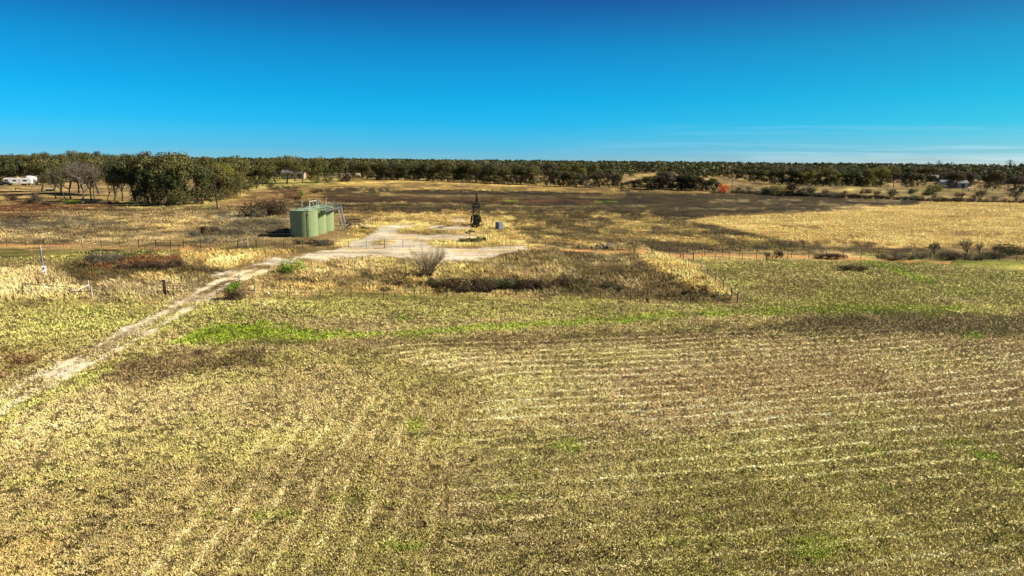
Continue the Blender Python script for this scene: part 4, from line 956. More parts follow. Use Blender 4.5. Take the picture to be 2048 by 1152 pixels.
# pylons on the far horizon
PL = ['small lattice pylon on the horizon, leftmost of the four', 'lattice pylon on the horizon, second from the left', 'lattice pylon on the horizon, third from the left', 'largest lattice pylon on the horizon, at the far right']
pyl = None
for i, (bx, ty, D_) in enumerate(((1857.5, 323.6, 2300), (1878.5, 320.6, 2000), (1903.5, 323.4, 2250), (2021, 318.8, 1900))):
    d = ray(bx, ty); hd = math.hypot(d.x, d.y); x_, y_ = d.x/hd*D_, d.y/hd*D_; h_ = H+D_*d.z/hd
    if pyl is None:
        pyl = empty('power_pylon', (x_, y_, 0), 0, PL[0], 'pylon', 'lattice pylons on the horizon')
        b = MB(); bw, hgt = 3.2, 1.0
        for sx_ in (-1, 1):
            for sy in (-1, 1): b.beam((sx_*3.0, sy*3.0, 0), (sx_*.7, sy*.7, 30), .7, .7)
        for j in range(6):
            z1, z2 = j*5, j*5+5; k1, k2 = 3.0-2.3*z1/30, 3.0-2.3*z2/30
            for sy in (-1, 1): b.beam((-k1, sy*k1, z1), (k2, sy*k2, z2), .35, .35); b.beam((k1, sy*k1, z1), (-k2, sy*k2, z2), .35, .35)
        b.beam((0, 0, 29), (0, 0, 34), .9, .9); b.build('tower', M['bluep'], pyl)
        for z_, w_ in ((22, 9), (26.5, 13), (31, 7.5)): MB().beam((-w_, 0, z_), (w_, 0, z_), .8, .9).beam((-w_, 0, z_), (0, 0, z_+2), .4, .4).beam((w_, 0, z_), (0, 0, z_+2), .4, .4).build('crossarm', M['bluep'], pyl)
        q = pyl
    else: q = copy_thing(pyl, (x_, y_, 0), 0, (1, 1, 1), PL[i])
    q.rotation_euler[2] = -.35; q.scale = (h_/34,)*3

# ================================================================== trees
def tris_np(mb):
    return mb
def grow(rs, h_, spread_, levels, trunk_r, fork_z, nl, upw=.35, twig=.02, k1=5):
    """branching skeleton: segments (a,b,r1,r2,level) and tips"""
    seg = []; tips = []
    def rec(a, d, L_, r, lv):
        pts = [a]; n_ = 3 if lv < 3 else 2; dd = Vector(d)
        for i in range(n_):
            dd = (dd+Vector((rs.normal(0, .16), rs.normal(0, .16), rs.normal(0, .10)+upw*.22))).normalized()
            pts.append(pts[-1]+dd*(L_/n_))
        for i in range(n_): seg.append((pts[i], pts[i+1], r*(1-.45*i/n_), r*(1-.45*(i+1)/n_), lv))
        if lv >= levels: tips.append((pts[-1], lv)); return
        if lv >= 2: tips.append((pts[-1], lv))
        nc = nl if lv > 0 else k1
        for j in range(nc):
            ang = 2*math.pi*(j+rs.uniform(-.3, .3))/nc+lv*1.3; o_ = dd.orthogonal().normalized(); q = Matrix.Rotation(ang, 3, dd)
            sp = spread_*rs.uniform(.65, 1.25)
            nd = (dd*math.cos(sp)+(q @ o_)*math.sin(sp)+Vector((0, 0, upw*rs.uniform(.2, 1)))).normalized()
            st_ = pts[-1] if (j < 2 or lv == 0) else pts[-2]
            rec(st_, nd, L_*rs.uniform(.62, .86), max(r*.55*rs.uniform(.8, 1.1), twig), lv+1)
    rec(Vector((0, 0, -.3)), Vector((rs.normal(0, .06), rs.normal(0, .06), 1)).normalized(), fork_z+.3, trunk_r, 0)
    return seg, tips
def seg_mesh(seg, maxn=7, minlv=0, maxlv=99):
    b = MB()
    for a, c, r1, r2, lv in seg:
        if minlv <= lv <= maxlv: b.tube(a, c, r1, r2, maxn if lv == 0 else (5 if lv < 3 else 3), False)
    return b
def leaf_mesh(name, centers, radii, nper, size, rs, m, flatz=.75, shell=.55, jit=.26, cols=None):
    """leaf quads scattered through clumps; per clump and per leaf colour variation"""
    V = []; C = []
    for ci, (c, r) in enumerate(zip(centers, radii)):
        n_ = max(int(nper*(r**2)), 6); d = rs.normal(0, 1, (n_, 3)); d /= np.linalg.norm(d, axis=1)[:, None]
        rad = r*(shell+(1-shell)*rs.uniform(0, 1, n_)**.5)*rs.uniform(.75, 1.15, n_)
        pos = np.array(c)+d*rad[:, None]*np.array([1, 1, flatz]); pos[:, 2] = np.maximum(pos[:, 2], .15)
        u = rs.normal(0, 1, (n_, 3)); u /= np.linalg.norm(u, axis=1)[:, None]
        nrm = d+rs.normal(0, .38, (n_, 3))+np.array([0, 0, .25]); w_ = np.cross(u, nrm); w_ /= np.linalg.norm(w_, axis=1)[:, None]+1e-6; u = np.cross(nrm/np.linalg.norm(nrm, axis=1)[:, None], w_)
        s_ = size*rs.uniform(.5, 1.3, n_)[:, None]/2
        V.append(np.stack([pos-u*s_, pos+w_*s_*.55, pos+u*s_, pos-w_*s_*.55], 1).reshape(-1, 3))
        k = np.exp(rs.normal(0, .15))*np.exp(rs.normal(0, jit, n_)); hue = rs.normal(0, .10)+rs.normal(0, .08, n_)
        cc = np.stack([k*(1+hue*.6), k, k*(1-hue*.6)], 1); C.append(np.repeat(cc, 4, axis=0))
    V = np.concatenate(V); C = np.clip(np.concatenate(C), .15, 3.5); F = np.arange(len(V)).reshape(-1, 4)
    return np_mesh(name, V, F, C, 'leafc')
def make_oak(seed, h_=12.0, wide=1.0, low=False, dens=24, lsize=.55, holes=.15):
    rs = np.random.default_rng(seed)
    seg, tips = grow(rs, h_, .62*wide, 4, .33, h_*.2 if not low else h_*.1, 3, .30, .03, 5)
    zmax = max(t_[0].z for t_ in tips); sc = (h_*.90)/zmax
    seg = [(a*sc, c*sc, r1, r2, lv) for a, c, r1, r2, lv in seg]; tp = [t_[0]*sc for t_ in tips if rs.uniform() > holes]
    sel = []
    for t_ in tp:
        if t_.z < h_*(.12 if low else .24): continue
        if all((t_-s_).length > .95 for s_ in sel): sel.append(t_)
    root = bpy.data.objects.new('oak_tree', None)
    tr = seg_mesh(seg, 8).build('trunk', M['bark'], None); tr.parent = root
    if low:                                   # skirts of foliage reaching down
        for k in range(26):
            a = rs.uniform(0, 6.28); rr = h_*.36*rs.uniform(.35, 1); sel.append(Vector((math.cos(a)*rr, math.sin(a)*rr, h_*rs.uniform(.07, .38))))
    radii = [rs.uniform(.85, 1.6)*h_/12 for _ in sel]
    cr_ = link('crown', leaf_mesh('crown', sel, radii, dens, lsize, rs, None), LEAF['olive'], root)
    for o_ in (tr, cr_): o_.parent = root
    # real extent
    w_ = max(math.hypot(v.x, v.y) for v in sel)+1
    return root, h_, w_
protos = []                                   # builders for reuse: (empty, trunk, crown)
OAKS = [make_oak(s_, 12, w_, lo, d_*1.5, .46, ho) for s_, w_, lo, d_, ho in ((1, 1.1, False, 30, .02), (2, 1.25, False, 30, .02), (3, 1.05, True, 30, .0), (4, 1.2, True, 32, .0), (5, 1.15, False, 26, .12), (6, 1.0, True, 30, .0), (7, 1.3, True, 30, .0))]
def make_bare(seed, h_=12.0, wide=1.0, lv=5, m='gbark', fork=.18, k1=4, upw=.3, tr_=.3, twig=.022):
    rs = np.random.default_rng(seed); seg, tips = grow(rs, h_, .58*wide, lv, tr_, h_*fork, 3, upw, twig, k1)
    zmax = max(t_[0].z for t_ in tips); sc = h_/zmax; seg = [(a*sc, c*sc, r1, r2, l_) for a, c, r1, r2, l_ in seg]
    root = bpy.data.objects.new('bare_tree', None)
    a = seg_mesh(seg, 8, 0, 2).build('trunk', M[m], None); a.parent = root
    b = seg_mesh(seg, 5, 3, 9).build('crown', M[m], None); b.parent = root
    return root, h_, 0
BARE = [make_bare(s_, 12, w_, 5, twig=.035) for s_, w_ in ((21, 1.0), (22, 1.25), (23, 1.1))]
def make_bush(seed, h_=3.0, w_=2.2, dens=110, ls=.26, n_=15):
    rs = np.random.default_rng(seed); root = bpy.data.objects.new('bush', None)
    b = MB(); cs = []; rr = []
    for i in range(n_):
        a = rs.uniform(0, 6.28); q = w_*rs.uniform(0, .8)**.7; z_ = h_*rs.uniform(.2, .8)*(1-.35*(q/w_)**2)
        c = Vector((math.cos(a)*q, math.sin(a)*q, z_)); cs.append(c); rr.append(rs.uniform(.3, .5)*min(w_, h_))
        b.tube((0, 0, -.1), c*.5+Vector((rs.normal(0, .1), rs.normal(0, .1), 0)), .05, .035, 4, False); b.tube(c*.5, c*1.0, .035, .015, 3, False)
        for _ in range(3): e_ = c+Vector(rs.normal(0, .35*min(w_, h_)/1.5, 3)); b.tube(c*.7, e_, .02, .008, 3, False)
    a_ = b.build('stem', M['bark'], None); a_.parent = root
    c_ = link('foliage', leaf_mesh('foliage', cs, rr, dens, ls, rs, None), LEAF['dark'], root); return root, h_, w_
BUSH = [make_bush(s_, 3, w_) for s_, w_ in ((41, 2.2), (42, 2.6), (43, 1.8), (44, 3.2))]
def make_twiggy(seed, h_=3.0, lv=4, m='gbark', nl=3, k1=11, sp=.55):
    rs = np.random.default_rng(seed); seg, tips = grow(rs, h_, sp, lv, .07, h_*.06, nl, .35, .019, k1)
    zmax = max(t_[0].z for t_ in tips); sc = h_/zmax; seg = [(a*sc, c*sc, r1, r2, l_) for a, c, r1, r2, l_ in seg]
    root = bpy.data.objects.new('bare_shrub', None)
    a = seg_mesh(seg, 6, 0, 2).build('stem', M[m], None); a.parent = root
    b = seg_mesh(seg, 4, 3, 9).build('twigs', M[m], None); b.parent = root
    return root, h_, 0
TWIG = [make_twiggy(s_, 3, 4) for s_ in (61, 62, 63)]
used_first = set()
def place(proto, px, base, top, name, label, cat, group, leaf=None, wf=1.0, seed=0, sink=0):
    root, h_, _ = proto; rs = random.Random(hash((round(px*7), round(base*5), seed)) & 0xffff)
    p = P(px, base); hh_ = topz(p, px, top); s_ = max(hh_/h_, .05)
    o = bpy.data.objects.new(name, None); COL.objects.link(o); o.location = p-Vector((0, 0, sink)); o.rotation_euler = (0, 0, rs.uniform(0, 6.28))
    o.scale = (s_*wf, s_*wf, s_); tag(o, label, cat, group); o.empty_display_size = .3
    for ch in root.children:
        c = ch.copy(); COL.objects.link(c); c.parent = o
        if leaf and ch.name.split('.')[0] in ('crown', 'foliage') and leaf in LEAF:
            c.material_slots[0].link = 'OBJECT'; c.material_slots[0].material = LEAF[leaf]
        elif leaf and leaf in M: c.material_slots[0].link = 'OBJECT'; c.material_slots[0].material = M[leaf]
    return o
ORD = ['first', 'second', 'third', 'fourth', 'fifth', 'sixth', 'seventh', 'eighth', 'ninth', 'tenth', 'eleventh', 'twelfth', 'thirteenth', 'fourteenth', 'fifteenth', 'sixteenth', 'seventeenth', 'eighteenth', 'nineteenth', 'twentieth']
ORD += ['twenty-'+q for q in ORD[:9]]+['thirtieth']+['thirty-'+q for q in ORD[:9]]+['fortieth']+['forty-'+q for q in ORD[:9]]+['fiftieth']
COLN = dict(olive='olive green', dark='dark green', brown='brownish', grey='grey brown', yellow='yellow green', gold='golden', rust='orange red', green='bright green', brush='dark brown')
def row(items, where, group, name='oak_tree', cat='tree', noun='oak', protos=None, wf=1.0):
    """items: (px, base, top, leaf, proto index or None); labelled by their order from the left"""
    items = sorted(items, key=lambda q: q[0])
    for i, it in enumerate(items):
        px, ba, to, lf_ = it[:4]; pi = it[4] if len(it) > 4 else (i*5+int(px)) % len(protos)
        w_ = it[5] if len(it) > 5 else wf
        adj = COLN.get(lf_, '')
        place(protos[pi], px, ba, to, name, ('%s %s, %s from the left %s' % (adj, noun, ORD[i], where)).strip(), cat, group, lf_, w_, i)
rt = random.Random(5)
# --- left grove
row([(132, 398, 330, 'bark', 0, .8), (141, 401, 315, 'bark', 1, .95), (165, 408, 312, None, 1, 1.0), (190, 397, 322, 'bark', 2, .85), (213, 404, 345, 'bark', 0, .7)], 'along the left grove edge', 'bare oaks at the edge of the left grove', 'bare_tree', 'tree', 'leafless crooked oak', BARE)
row([(246, 403, 322, 'olive', 4, 1.0), (272, 404, 306, 'dark', 0, .9), (298, 406, 299, 'olive', 3, .95), (336, 405, 299, 'olive', 6, 1.05), (228, 400, 312, 'dark', 1, .85), (183, 403, 318, 'brown', 4, .7), (112, 398, 325, 'olive', 4, .7), (362, 411, 312, 'olive', 2, .9), (392, 407, 318, 'dark', 3, .95), (418, 402, 326, 'olive', 6, .9), (332, 412, 340, 'dark', 2, .9), (288, 408, 330, 'dark', 6, .8)], 'in the front of the big left grove', 'front oaks of the left grove', protos=OAKS)
row([(455, 390, 318, 'olive', 2), (447, 399, 345, 'brown', 3), (472, 384, 308, 'olive', 3), (490, 380, 316, 'olive', 6), (512, 377, 314, 'olive', 1, .9), (526, 372, 318, 'dark', 5, .9), (438, 394, 322, 'yellow', 6), (465, 393, 338, 'olive', 2), (500, 377, 335, 'dark', 3), (530, 369, 335, 'olive', 2)], 'right of the dark utility pole', 'oaks behind the utility pole', protos=OAKS)
row([(x_, 364+rt.uniform(-1.5, 1.5), 300+rt.uniform(-2, 7), rt.choice(['olive', 'dark', 'olive', 'olive']), None) [:4] for x_ in (-12, 14, 38, 62, 84, 106, 128, 150, 172, 196, 220)], 'in the row behind the camper and carport', 'oaks behind the camper yard', protos=OAKS)
row([(x_, 352+rt.uniform(-1, 1), 306+rt.uniform(-2, 5), rt.choice(['olive', 'dark', 'grey'])) for x_ in (0, 26, 52, 90, 118, 160, 205, 236, 262, 290, 318, 350, 380, 405)], 'in the back row of the left grove', 'back row of the left grove', protos=OAKS)
row([(84, 384, 310, 'olive', 0), (124, 388, 307, 'olive', 1), (158, 386, 308, 'dark', 4), (198, 388, 305, 'olive', 0), (232, 390, 307, 'olive', 1)], 'right behind the bare oaks', 'leafy oaks behind the bare oaks', protos=OAKS)
# --- scattered oaks centre left
row([(552, 366, 314, 'olive', 1), (574, 368, 306, 'olive', 0, 1.1), (590, 362, 306, 'grey', 4), (606, 367, 313, 'olive', 4, .85), (633, 366, 311, 'olive', 5, .85), (655, 365, 320, 'dark', 5, .7), (690, 356, 312, 'olive', 1, .9), (708, 354, 320, 'dark', 3), (560, 360, 318, 'dark', 3), (540, 360, 316, 'olive', 1), (620, 352, 316, 'dark', 1), (645, 350, 318, 'olive', 0), (672, 350, 319, 'dark', 4)], 'in the open row above the red weeds', 'spaced oaks left of the round bales', protos=OAKS)
row([(694, 363, 337, 'brush', 0, 1.0)], 'in front of the round bales', None, 'bush', 'bush', 'bare bush', BUSH)
# --- centre tree line
def base_c(x_): return np.interp(x_, [730, 900, 1000, 1100, 1240], [358, 362, 367, 371, 375])
it = []
x_ = 736
while x_ < 1090:
    it.append((x_, base_c(x_)+rt.uniform(-.5, 1), 321+rt.uniform(-4, 14), rt.choice(['dark', 'olive', 'olive', 'olive', 'dark', 'dark']), rt.choice([2, 3, 6, 2, 3]))); x_ += rt.uniform(12, 18)
row(it, 'in the front of the centre tree line', 'front of the centre tree line', protos=OAKS, wf=1.25)
it = []; x_ = 728
while x_ < 1100:
    it.append((x_, base_c(x_)-7+rt.uniform(-1, 1), 320+rt.uniform(-4, 4)+(x_-728)*.006, rt.choice(['dark', 'olive', 'grey', 'olive']))); x_ += rt.uniform(15, 24)
row(it, 'in the second row of the centre tree line', 'second row of the centre tree line', protos=OAKS)
it = []; x_ = 1100
while x_ < 1238:
    it.append((x_, base_c(x_)+rt.uniform(-.5, 1), 338+rt.uniform(-5, 10), rt.choice(['grey', 'olive', 'olive', 'dark', 'brown']), rt.choice([2, 3, 6]))); x_ += rt.uniform(9, 14)
row(it, 'left of the far pasture gap', 'low trees left of the pasture gap', 'small_tree', 'tree', 'low spreading tree', OAKS)
row([(1163, 366, 333, 'yellow', 2, .7), (1115, 362, 323, 'olive', 1), (1135, 361, 321, 'dark', 3), (1155, 359, 323, 'olive', 0), (1180, 358, 324, 'olive', 6), (1205, 355, 323, 'dark', 3), (1222, 352, 324, 'olive', 1)], 'behind the low trees of the centre', 'oaks behind the low trees', protos=OAKS)
# --- pasture gap
row([(1252, 343, 325, 'olive', 0, 1.2), (1262, 343, 326, 'olive', 1), (1275, 346, 330, 'dark', 3, 1.2), (1288, 345, 327, 'dark', 2), (1238, 340, 325, 'olive', 1), (1262, 352, 344, 'dark', 3, 1.5), (1298, 341, 326, 'dark', 3)], 'standing in the far pasture gap', 'oaks in the far pasture gap', protos=OAKS)
# --- bushy belt
it = []; x_ = 1246
while x_ < 1436:
    lo = np.interp(x_, [1246, 1300, 1340, 1400, 1440], [362, 348, 342, 352, 362]); it.append((x_, np.interp(x_, [1246, 1440], [376, 383])+rt.uniform(-1, 1), lo+rt.uniform(-4, 5), rt.choice(['dark', 'brown', 'olive', 'grey', 'dark', 'brush']), rt.choice([2, 3, 6]))); x_ += rt.uniform(7, 11)
row(it, 'in the belt left of the orange bush', 'bushy belt before the orange bush', 'small_tree', 'tree', 'scrub tree', OAKS, wf=1.2)
row([(1320, 341, 324, 'yellow', 1), (1336, 341, 323, 'dark', 3), (1352, 342, 323, 'gold' if 0 else 'yellow', 4), (1366, 343, 324, 'yellow', 2), (1380, 343, 324, 'dark', 6), (1396, 345, 325, 'olive', 3), (1412, 347, 324, 'dark', 2), (1430, 348, 326, 'olive', 6), (1306, 340, 325, 'dark', 1)], 'behind the bushy belt', 'oaks behind the bushy belt', protos=OAKS)
row([(1447, 385, 364, 'rust', 0, .8)], 'beside the distant pale utility pole', None, 'bush', 'bush', 'vivid bush', BUSH)
# --- right wood
def base_r(x_): return np.interp(x_, [1440, 1500, 1560, 1640, 1760], [353, 362, 369, 371, 373])
it = []; x_ = 1446
while x_ < 1768:
    it.append((x_, base_r(x_)+rt.uniform(-1, 1), np.interp(x_, [1446, 1560, 1650, 1768], [331, 334, 334, 331])+rt.uniform(-2, 7), rt.choice(['dark', 'olive', 'olive', 'yellow', 'olive', 'dark']), rt.choice([2, 3, 6, 2]))); x_ += rt.uniform(10, 15)
row(it, 'in the front of the right wood', 'front of the right wood', protos=OAKS, wf=1.3)
it = []; x_ = 1440
while x_ < 1780:
    it.append((x_, base_r(x_)-10+rt.uniform(-1, 1), 328+(x_-1440)*.008+rt.uniform(-2, 3), rt.choice(['dark', 'olive', 'grey', 'brown']))); x_ += rt.uniform(15, 22)
row(it, 'in the second row of the right wood', 'second row of the right wood', protos=OAKS, wf=1.25)
it = []; x_ = 1776
while x_ < 2060:
    it.append((x_, np.interp(x_, [1776, 2050], [374, 379])-rt.choice([0, 3, 8, 12]), 343+rt.uniform(-5, 7), rt.choice(['brown', 'olive', 'grey', 'dark', 'brown', 'gold', 'grey']))); x_ += rt.uniform(9, 14)
row(it, 'around the far right houses', 'trees round the far right houses', 'farmyard_tree', 'tree', 'spreading tree', OAKS)
it = []; x_ = 1776
while x_ < 2060:
    it.append((x_, 357+rt.uniform(-3, 2), 331+rt.uniform(-2, 5), rt.choice(['dark', 'olive', 'grey', 'brown']))); x_ += rt.uniform(14, 20)
row(it, 'in the wood behind the far right houses', 'wood behind the far right houses', protos=OAKS, wf=1.3)
row([(2030, 386, 350, 'grey', 6, 1.1), (2052, 386, 352, 'grey', 3, 1.1)], 'at the right edge beyond the gold field', 'grey trees at the right edge', 'grey_tree', 'tree', 'round tree', OAKS)
# --- hedge line with sparse shrubs, far right
def base_h(x_): return np.interp(x_, [1460, 1600, 1750, 1900, 2048], [385, 392, 397, 403, 405])
it = []; x_ = 1470
while x_ < 2060:
    it.append((x_, base_h(x_)+.5, base_h(x_)-rt.uniform(5, 11), rt.choice(['brush', 'dark', 'brush', 'grey']), rt.choice([0, 1, 3]), 1.5)); x_ += rt.uniform(12, 17)
row(it, 'in the hedge beyond the dark field', 'low hedge beyond the dark field', 'hedge_bush', 'bush', 'bush', BUSH)
row([(x_, base_h(x_), base_h(x_)-h2, 'gbark' if j % 2 else 'bark', j % 3, 1.2) for j, (x_, h2) in enumerate(((1475, 14), (1497, 17), (1542, 18), (1622, 22), (1655, 17), (1690, 15), (1755, 20), (1776, 24), (1790, 22), (1868, 14), (1922, 22), (1946, 16), (1962, 28), (1985, 14), (2035, 26)))], 'above the hedge beyond the dark field', 'leafless shrubs in the far hedge', 'bare_shrub', 'shrub', 'leafless shrub', TWIG)
row([(1560, 391, 364, 'yellow', 0, 1.1), (1586, 392, 362, 'brush', 2, 1.2), (1610, 392, 370, 'dark', 1), (1537, 390, 372, 'dark', 3), (1727, 387, 377, 'brush', 1), (1738, 387, 376, 'brush', 0), (1822, 388, 376, 'dark', 3), (1857, 391, 372, 'dark', 1, .9), (1873, 384, 366, 'yellow', 3, 1.1), (1840, 402, 390, 'brush', 1)], 'of the larger bushes near the far hedge', 'larger bushes near the far hedge', 'bush', 'bush', 'rounded bush', BUSH)
# --- distant small things on the left meadow
row([(533, 431, 395, 'brush', 3, 1.25), (512, 435, 412, 'grey', 1, 1.0), (556, 428, 404, 'brush', 0, 1.0), (602, 392, 380, 'green', 2, .9), (596, 399, 390, 'brush', 1), (628, 386, 378, 'brush', 0, 1.6), (640, 384, 377, 'brush', 1, 1.5)], 'of the brush between grove and tanks', 'brush between the grove and the tanks', 'bush', 'bush', 'tangled bush', BUSH)
row([(408, 468, 450, 'brush', 2, 1.1), (388, 471, 460, 'grey', 1, 1.2), (430, 462, 450, 'grey', 0, 1.1)], 'along the diagonal fence left of the tanks', 'bushes on the diagonal fence', 'bush', 'bush', 'small bush', BUSH)
row([(25, 401, 384, 'brush', 0, 1.1), (68, 406, 383, 'grey', 1, .9), (145, 408, 398, 'green', 3, 1.8)], 'at the edge of the rust weeds left', 'bushes at the rust coloured weeds', 'bush', 'bush', 'bush', BUSH)
row([(x_, 409+rt.uniform(-1, 2), 401+rt.uniform(-2, 2), rt.choice(['brush', 'dark', 'grey']), rt.choice([0, 1, 3]), 1.5) for x_ in (95, 112, 172, 190, 207, 226, 262, 315, 345, 372, 398)], 'under the left grove oaks', 'undergrowth below the left grove', 'bush', 'bush', 'low undergrowth bush', BUSH)
# --- mid ground
row([(192, 534, 503, 'gbark', 0, 1.5), (213, 532, 503, 'gbark', 1, 1.3), (238, 526, 503, 'gbark', 2, 1.3), (245, 528, 506, 'bark', 0, 1.2)], 'in the grey thicket by the red brush', 'grey leafless thicket', 'bare_shrub', 'shrub', 'leafless grey shrub', TWIG)
row([(250, 540, 524, 'brush', 1, 1.6), (278, 540, 520, 'brush', 3, 1.4), (297, 538, 519, 'brush', 0, 1.5), (322, 539, 521, 'brush', 3, 1.3), (347, 534, 516, 'brush', 1, 1.3)], 'in the dark red brush heap at left', 'dark red brush heap', 'brush_heap', 'brush', 'low mound', BUSH)
row([(587, 545, 513, 'green', 1, .95)], 'beside the gravel road', None, 'bush', 'bush', 'rounded leafy bush', BUSH)
row([(468, 598, 556, 'green', 2, .8), (462, 601, 576, 'brush', 0, .8), (478, 600, 574, 'brown', 1, .6)], 'growing through the open gate', 'bush clump at the open gate', 'bush', 'bush', 'bush', BUSH)
it = [(868, 574, 553, 'dark', 1), (888, 580, 556, 'brush', 3), (908, 577, 551, 'brush', 0), (930, 584, 553, 'brown', 1), (950, 580, 552, 'brush', 2), (968, 586, 560, 'brush', 3), (982, 577, 553, 'dark', 1), (1000, 578, 555, 'dark', 3), (1018, 577, 553, 'dark', 0), (1040, 578, 556, 'brush', 1), (1062, 580, 553, 'brush', 3), (1085, 578, 552, 'brown', 1), (1110, 574, 556, 'brush', 2), (1132, 570, 554, 'brush', 1), (1165, 570, 556, 'dark', 0), (1215, 575, 562, 'dark', 1), (1240, 582, 570, 'dark', 3), (840, 574, 560, 'brush', 2), (797, 570, 560, 'brush', 1), (720, 568, 558, 'brush', 3), (770, 582, 572, 'brush', 1), (820, 580, 568, 'dark', 0)]
row([(a, b_, c, d, e, 1.15) for a, b_, c, d, e in it], 'in the dark row below the bank', 'dark brush row in the hollow', 'brush_heap', 'brush', 'bramble bush', BUSH)
row([(1295, 606, 596, 'brush', 2, 1.0), (1240, 606, 600, 'dark', 1, 1.6), (1278, 606, 600, 'brush', 0, 1.3)], 'along the foot of the near fence', 'small bushes at the near fence', 'bush', 'bush', 'small bush', BUSH)
row([(1693, 541, 529, 'brush', 3, 1.4), (1710, 541, 528.5, 'brush', 1, 1.6), (1727, 540, 532, 'brush', 0, 1.6)], 'in the brush pile on green pasture', 'cut brush pile on the pasture', 'brush_heap', 'brush', 'heap', BUSH)
row([(1870, 513, 480, 'gbark', 0, 1.0), (1938, 510, 475, 'bark', 1, .95), (1962, 510, 482, 'gbark', 2, .8), (1988, 511, 487, 'bark', 0, .6), (1548, 520, 498, 'bark', 1, 1.2), (1530, 522, 502, 'bark', 2, 1.2), (1560, 520, 500, 'bark', 0, 1.0)], 'behind the right lane fence', 'leafless trees on the right lane fence', 'bare_shrub', 'shrub', 'leafless small tree', TWIG)
row([(2018, 509, 484, 'olive', 1, 1.1), (2040, 509, 490, 'olive', 0, 1.1)], 'behind the right lane fence', 'green bushes on the right lane fence', 'bush', 'bush', 'leafy bush', BUSH)
row([(x_, 519+rt.uniform(-3, 1), 505+rt.uniform(-2, 4), rt.choice(['brush', 'dark', 'grey']), rt.choice([0, 1, 3]), 1.6) for x_ in (1635, 1655, 1675, 1765, 1790, 1815, 1840, 1900, 1925, 1960, 1990)], 'in scrub along the right lane fence', 'scrub along the right lane', 'bush', 'bush', 'scrub bush', BUSH)
row([(560, 472, 455, 'gbark', 0, 1.2), (572, 470, 452, 'bark', 1, 1.0)], 'against the shaded side of the nearest tank', 'leafless shrubs by the tank', 'bare_shrub', 'shrub', 'leafless shrub', TWIG)
row([(623, 488, 476, 'brush', 1, 1.6), (640, 492, 478, 'grey', 3, 1.4), (655, 490, 477, 'brush', 0, 1.4), (600, 488, 478, 'dark', 3, 1.5)], 'in weeds before the green tanks', 'weedy bushes before the tanks', 'bush', 'bush', 'weedy bush', BUSH)
row([(932, 484, 474, 'brush', 1, 1.7), (945, 485, 475, 'dark', 3, 1.5), (958, 483, 472, 'dark', 0, 1.5), (968, 483, 473, 'brush', 2, 1.3), (940, 467, 458, 'brown', 1, 1.5)], 'on the pad before the pump jack', 'low bushes on the pad', 'bush', 'bush', 'low bush', BUSH)
# the large leafless shrub in the middle
def big_shrub():
    rs = np.random.default_rng(77); p = P(858.5, 553); h_ = topz(p, 858, 478)
    seg = []
    def rec(a, d, L_, r, lv):
        n_ = 3; q = a; dd = Vector(d)
        for i in range(n_):
            dd = (dd+Vector((rs.normal(0, .06), rs.normal(0, .06), .05))).normalized(); e_ = q+dd*L_/n_
            seg.append((q, e_, r*(1-.25*i/n_), r*(1-.25*(i+1)/n_), lv))
            if lv < 4 and i > 0 or lv == 1:
                for _ in range(2 if lv <= 2 else 1):
                    ang = rs.uniform(0, 6.28); o_ = Matrix.Rotation(ang, 3, dd) @ dd.orthogonal().normalized(); sp = rs.uniform(.25, .55)
                    if lv < 4: rec(e_, (dd*math.cos(sp)+o_*math.sin(sp)+Vector((0, 0, .12))).normalized(), L_*rs.uniform(.5, .75), max(r*.6, .010), lv+1)
            q = e_
    for k in range(19):
        a = 2*math.pi*k/19+rs.uniform(-.2, .2); t_ = rs.uniform(.12, 1.15)
        rec(Vector((math.cos(a)*.12, math.sin(a)*.12, 0)), Vector((math.cos(a)*t_*.85, math.sin(a)*t_*.85, 1)).normalized(), h_*rs.uniform(.36, .58), .05, 1)
    zmax = max(s_[1].z for s_ in seg); k = h_/zmax; seg = [(a*k, c*k, r1, r2, lv) for a, c, r1, r2, lv in seg]
    wmax = max(abs(s_[1].x) for s_ in seg); kx = 3.5/wmax
    seg = [(Vector((a.x*kx, a.y*kx, a.z)), Vector((c.x*kx, c.y*kx, c.z)), r1, r2, lv) for a, c, r1, r2, lv in seg]
    o = empty('bare_shrub', p, 0, 'large leafless shrub fanning out from one foot in front of the gravel pad', 'shrub')
    seg_mesh(seg, 6, 0, 1).tube((0, 0, -.2), (0, 0, .35), .14, .12, 8).build('stem', M['gbark'], o); seg_mesh(seg, 4, 2, 9).build('twigs', M['pbark'], o)
    print('big shrub segs', len(seg), h_)
big_shrub()
# rubble pile by the lane
p = P(1222, 495); o = empty('rubble_pile', p, 0, 'small pile of pale broken rubble beside the lane right of the pad', 'rubble'); rs = np.random.default_rng(3); b = MB()
for k in range(46):
    c = (rs.normal(0, 1.9), rs.normal(0, .8), abs(rs.normal(.15, .15))); s_ = rs.uniform(.15, .5)
    b.box(c, (s_*1.5, s_, s_*.7), Matrix.Rotation(rs.uniform(0, 3), 3, 'Z') @ Matrix.Rotation(rs.uniform(-.5, .5), 3, 'X'), .8)
b.build('stones', M['conc'], o, bevel=.02)
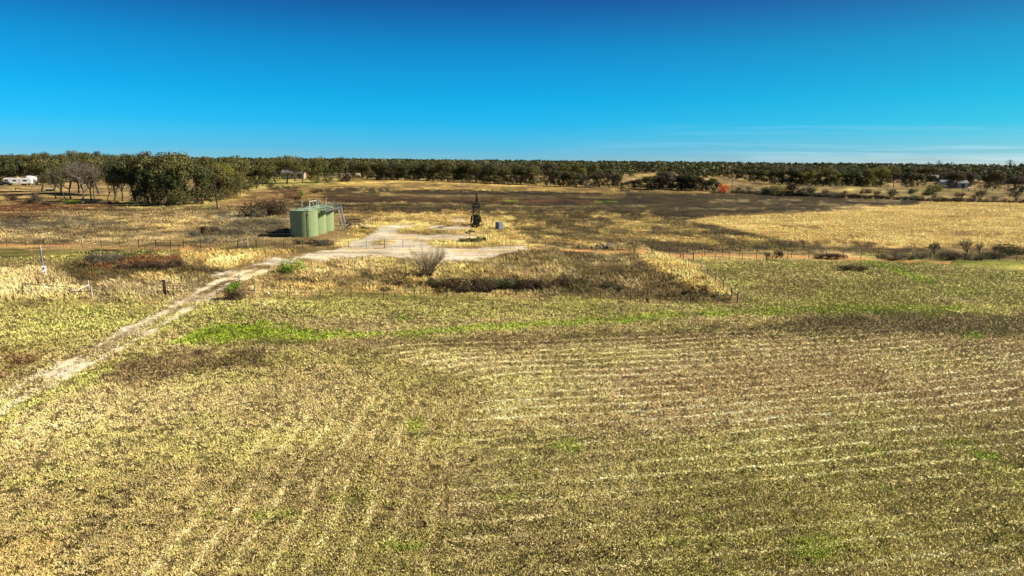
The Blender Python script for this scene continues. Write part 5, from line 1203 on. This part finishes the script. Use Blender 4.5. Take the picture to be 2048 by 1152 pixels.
# --- distant woods: thousands of crowns read as one mass
rs = np.random.default_rng(9); Cs = []; Rr = []; CC = []
VV_ = []
def far_tree(x_, y_, h_, w_):
    n_ = 46; d = rs.normal(0, 1, (n_, 3)); d /= np.linalg.norm(d, axis=1)[:, None]
    pos = np.array([x_, y_, h_*.55])+d*np.array([w_, w_, h_*.45])*rs.uniform(.55, 1.05, n_)[:, None]; pos[:, 2] = np.maximum(pos[:, 2], .3)
    s_ = max(1.3, math.hypot(x_, y_)*.0016)*rs.uniform(.6, 1.4, n_)[:, None]
    u = rs.normal(0, 1, (n_, 3)); u /= np.linalg.norm(u, axis=1)[:, None]; q = np.cross(u, d+rs.normal(0, .5, (n_, 3))); q /= np.linalg.norm(q, axis=1)[:, None]+1e-6
    VV_.append(np.stack([pos-u*s_, pos+q*s_*.6, pos+u*s_, pos-q*s_*.6], 1).reshape(-1, 3))
    k = math.exp(rs.normal(0, .2)); tnt = [(1, 1, 1), (1.15, 1.0, .9), (1.1, 1.05, 1.25), (1.0, 1.1, .8)][int(rs.integers(0, 4))]
    CC.append(np.repeat((k*np.exp(rs.normal(0, .16, n_)))[:, None]*np.array(tnt), 4, axis=0))
for _ in range(7500):
    a = R(rs.uniform(-42, 42)); v_ = rs.uniform(20475/3800, 20475/620); D_ = 20475/v_
    ppx = math.degrees(a); lim = np.interp(ppx, [-42, -12, -6, 3, 8, 12, 14, 22, 42], [560, 560, 640, 660, 560, 900, 640, 760, 640])
    x_, y_ = D_*math.sin(a), D_*math.cos(a)
    if D_ < lim: continue
    if D_ < 1500 and ppx > 8 and vnoise(np.array([x_/130.]), np.array([y_/90.]), 77)[0] < .38: continue
    far_tree(x_, y_, rs.uniform(6.5, 14.5)*(1+.12*(D_ > 1500)), rs.uniform(5, 9))
V = np.concatenate(VV_); C = np.clip(np.concatenate(CC), .15, 3); F = np.arange(len(V)).reshape(-1, 4)
o = link('distant_woods', np_mesh('distant_woods', V, F, C, 'leafc'), LEAF['dark'])
tag(o, 'far-off band of dark woodland along the horizon', 'woods', kind='stuff')

# prototypes are not part of the scene
for root, _, _ in OAKS+BARE+BUSH+TWIG:
    for ch in list(root.children): bpy.data.objects.remove(ch)
    bpy.data.objects.remove(root)
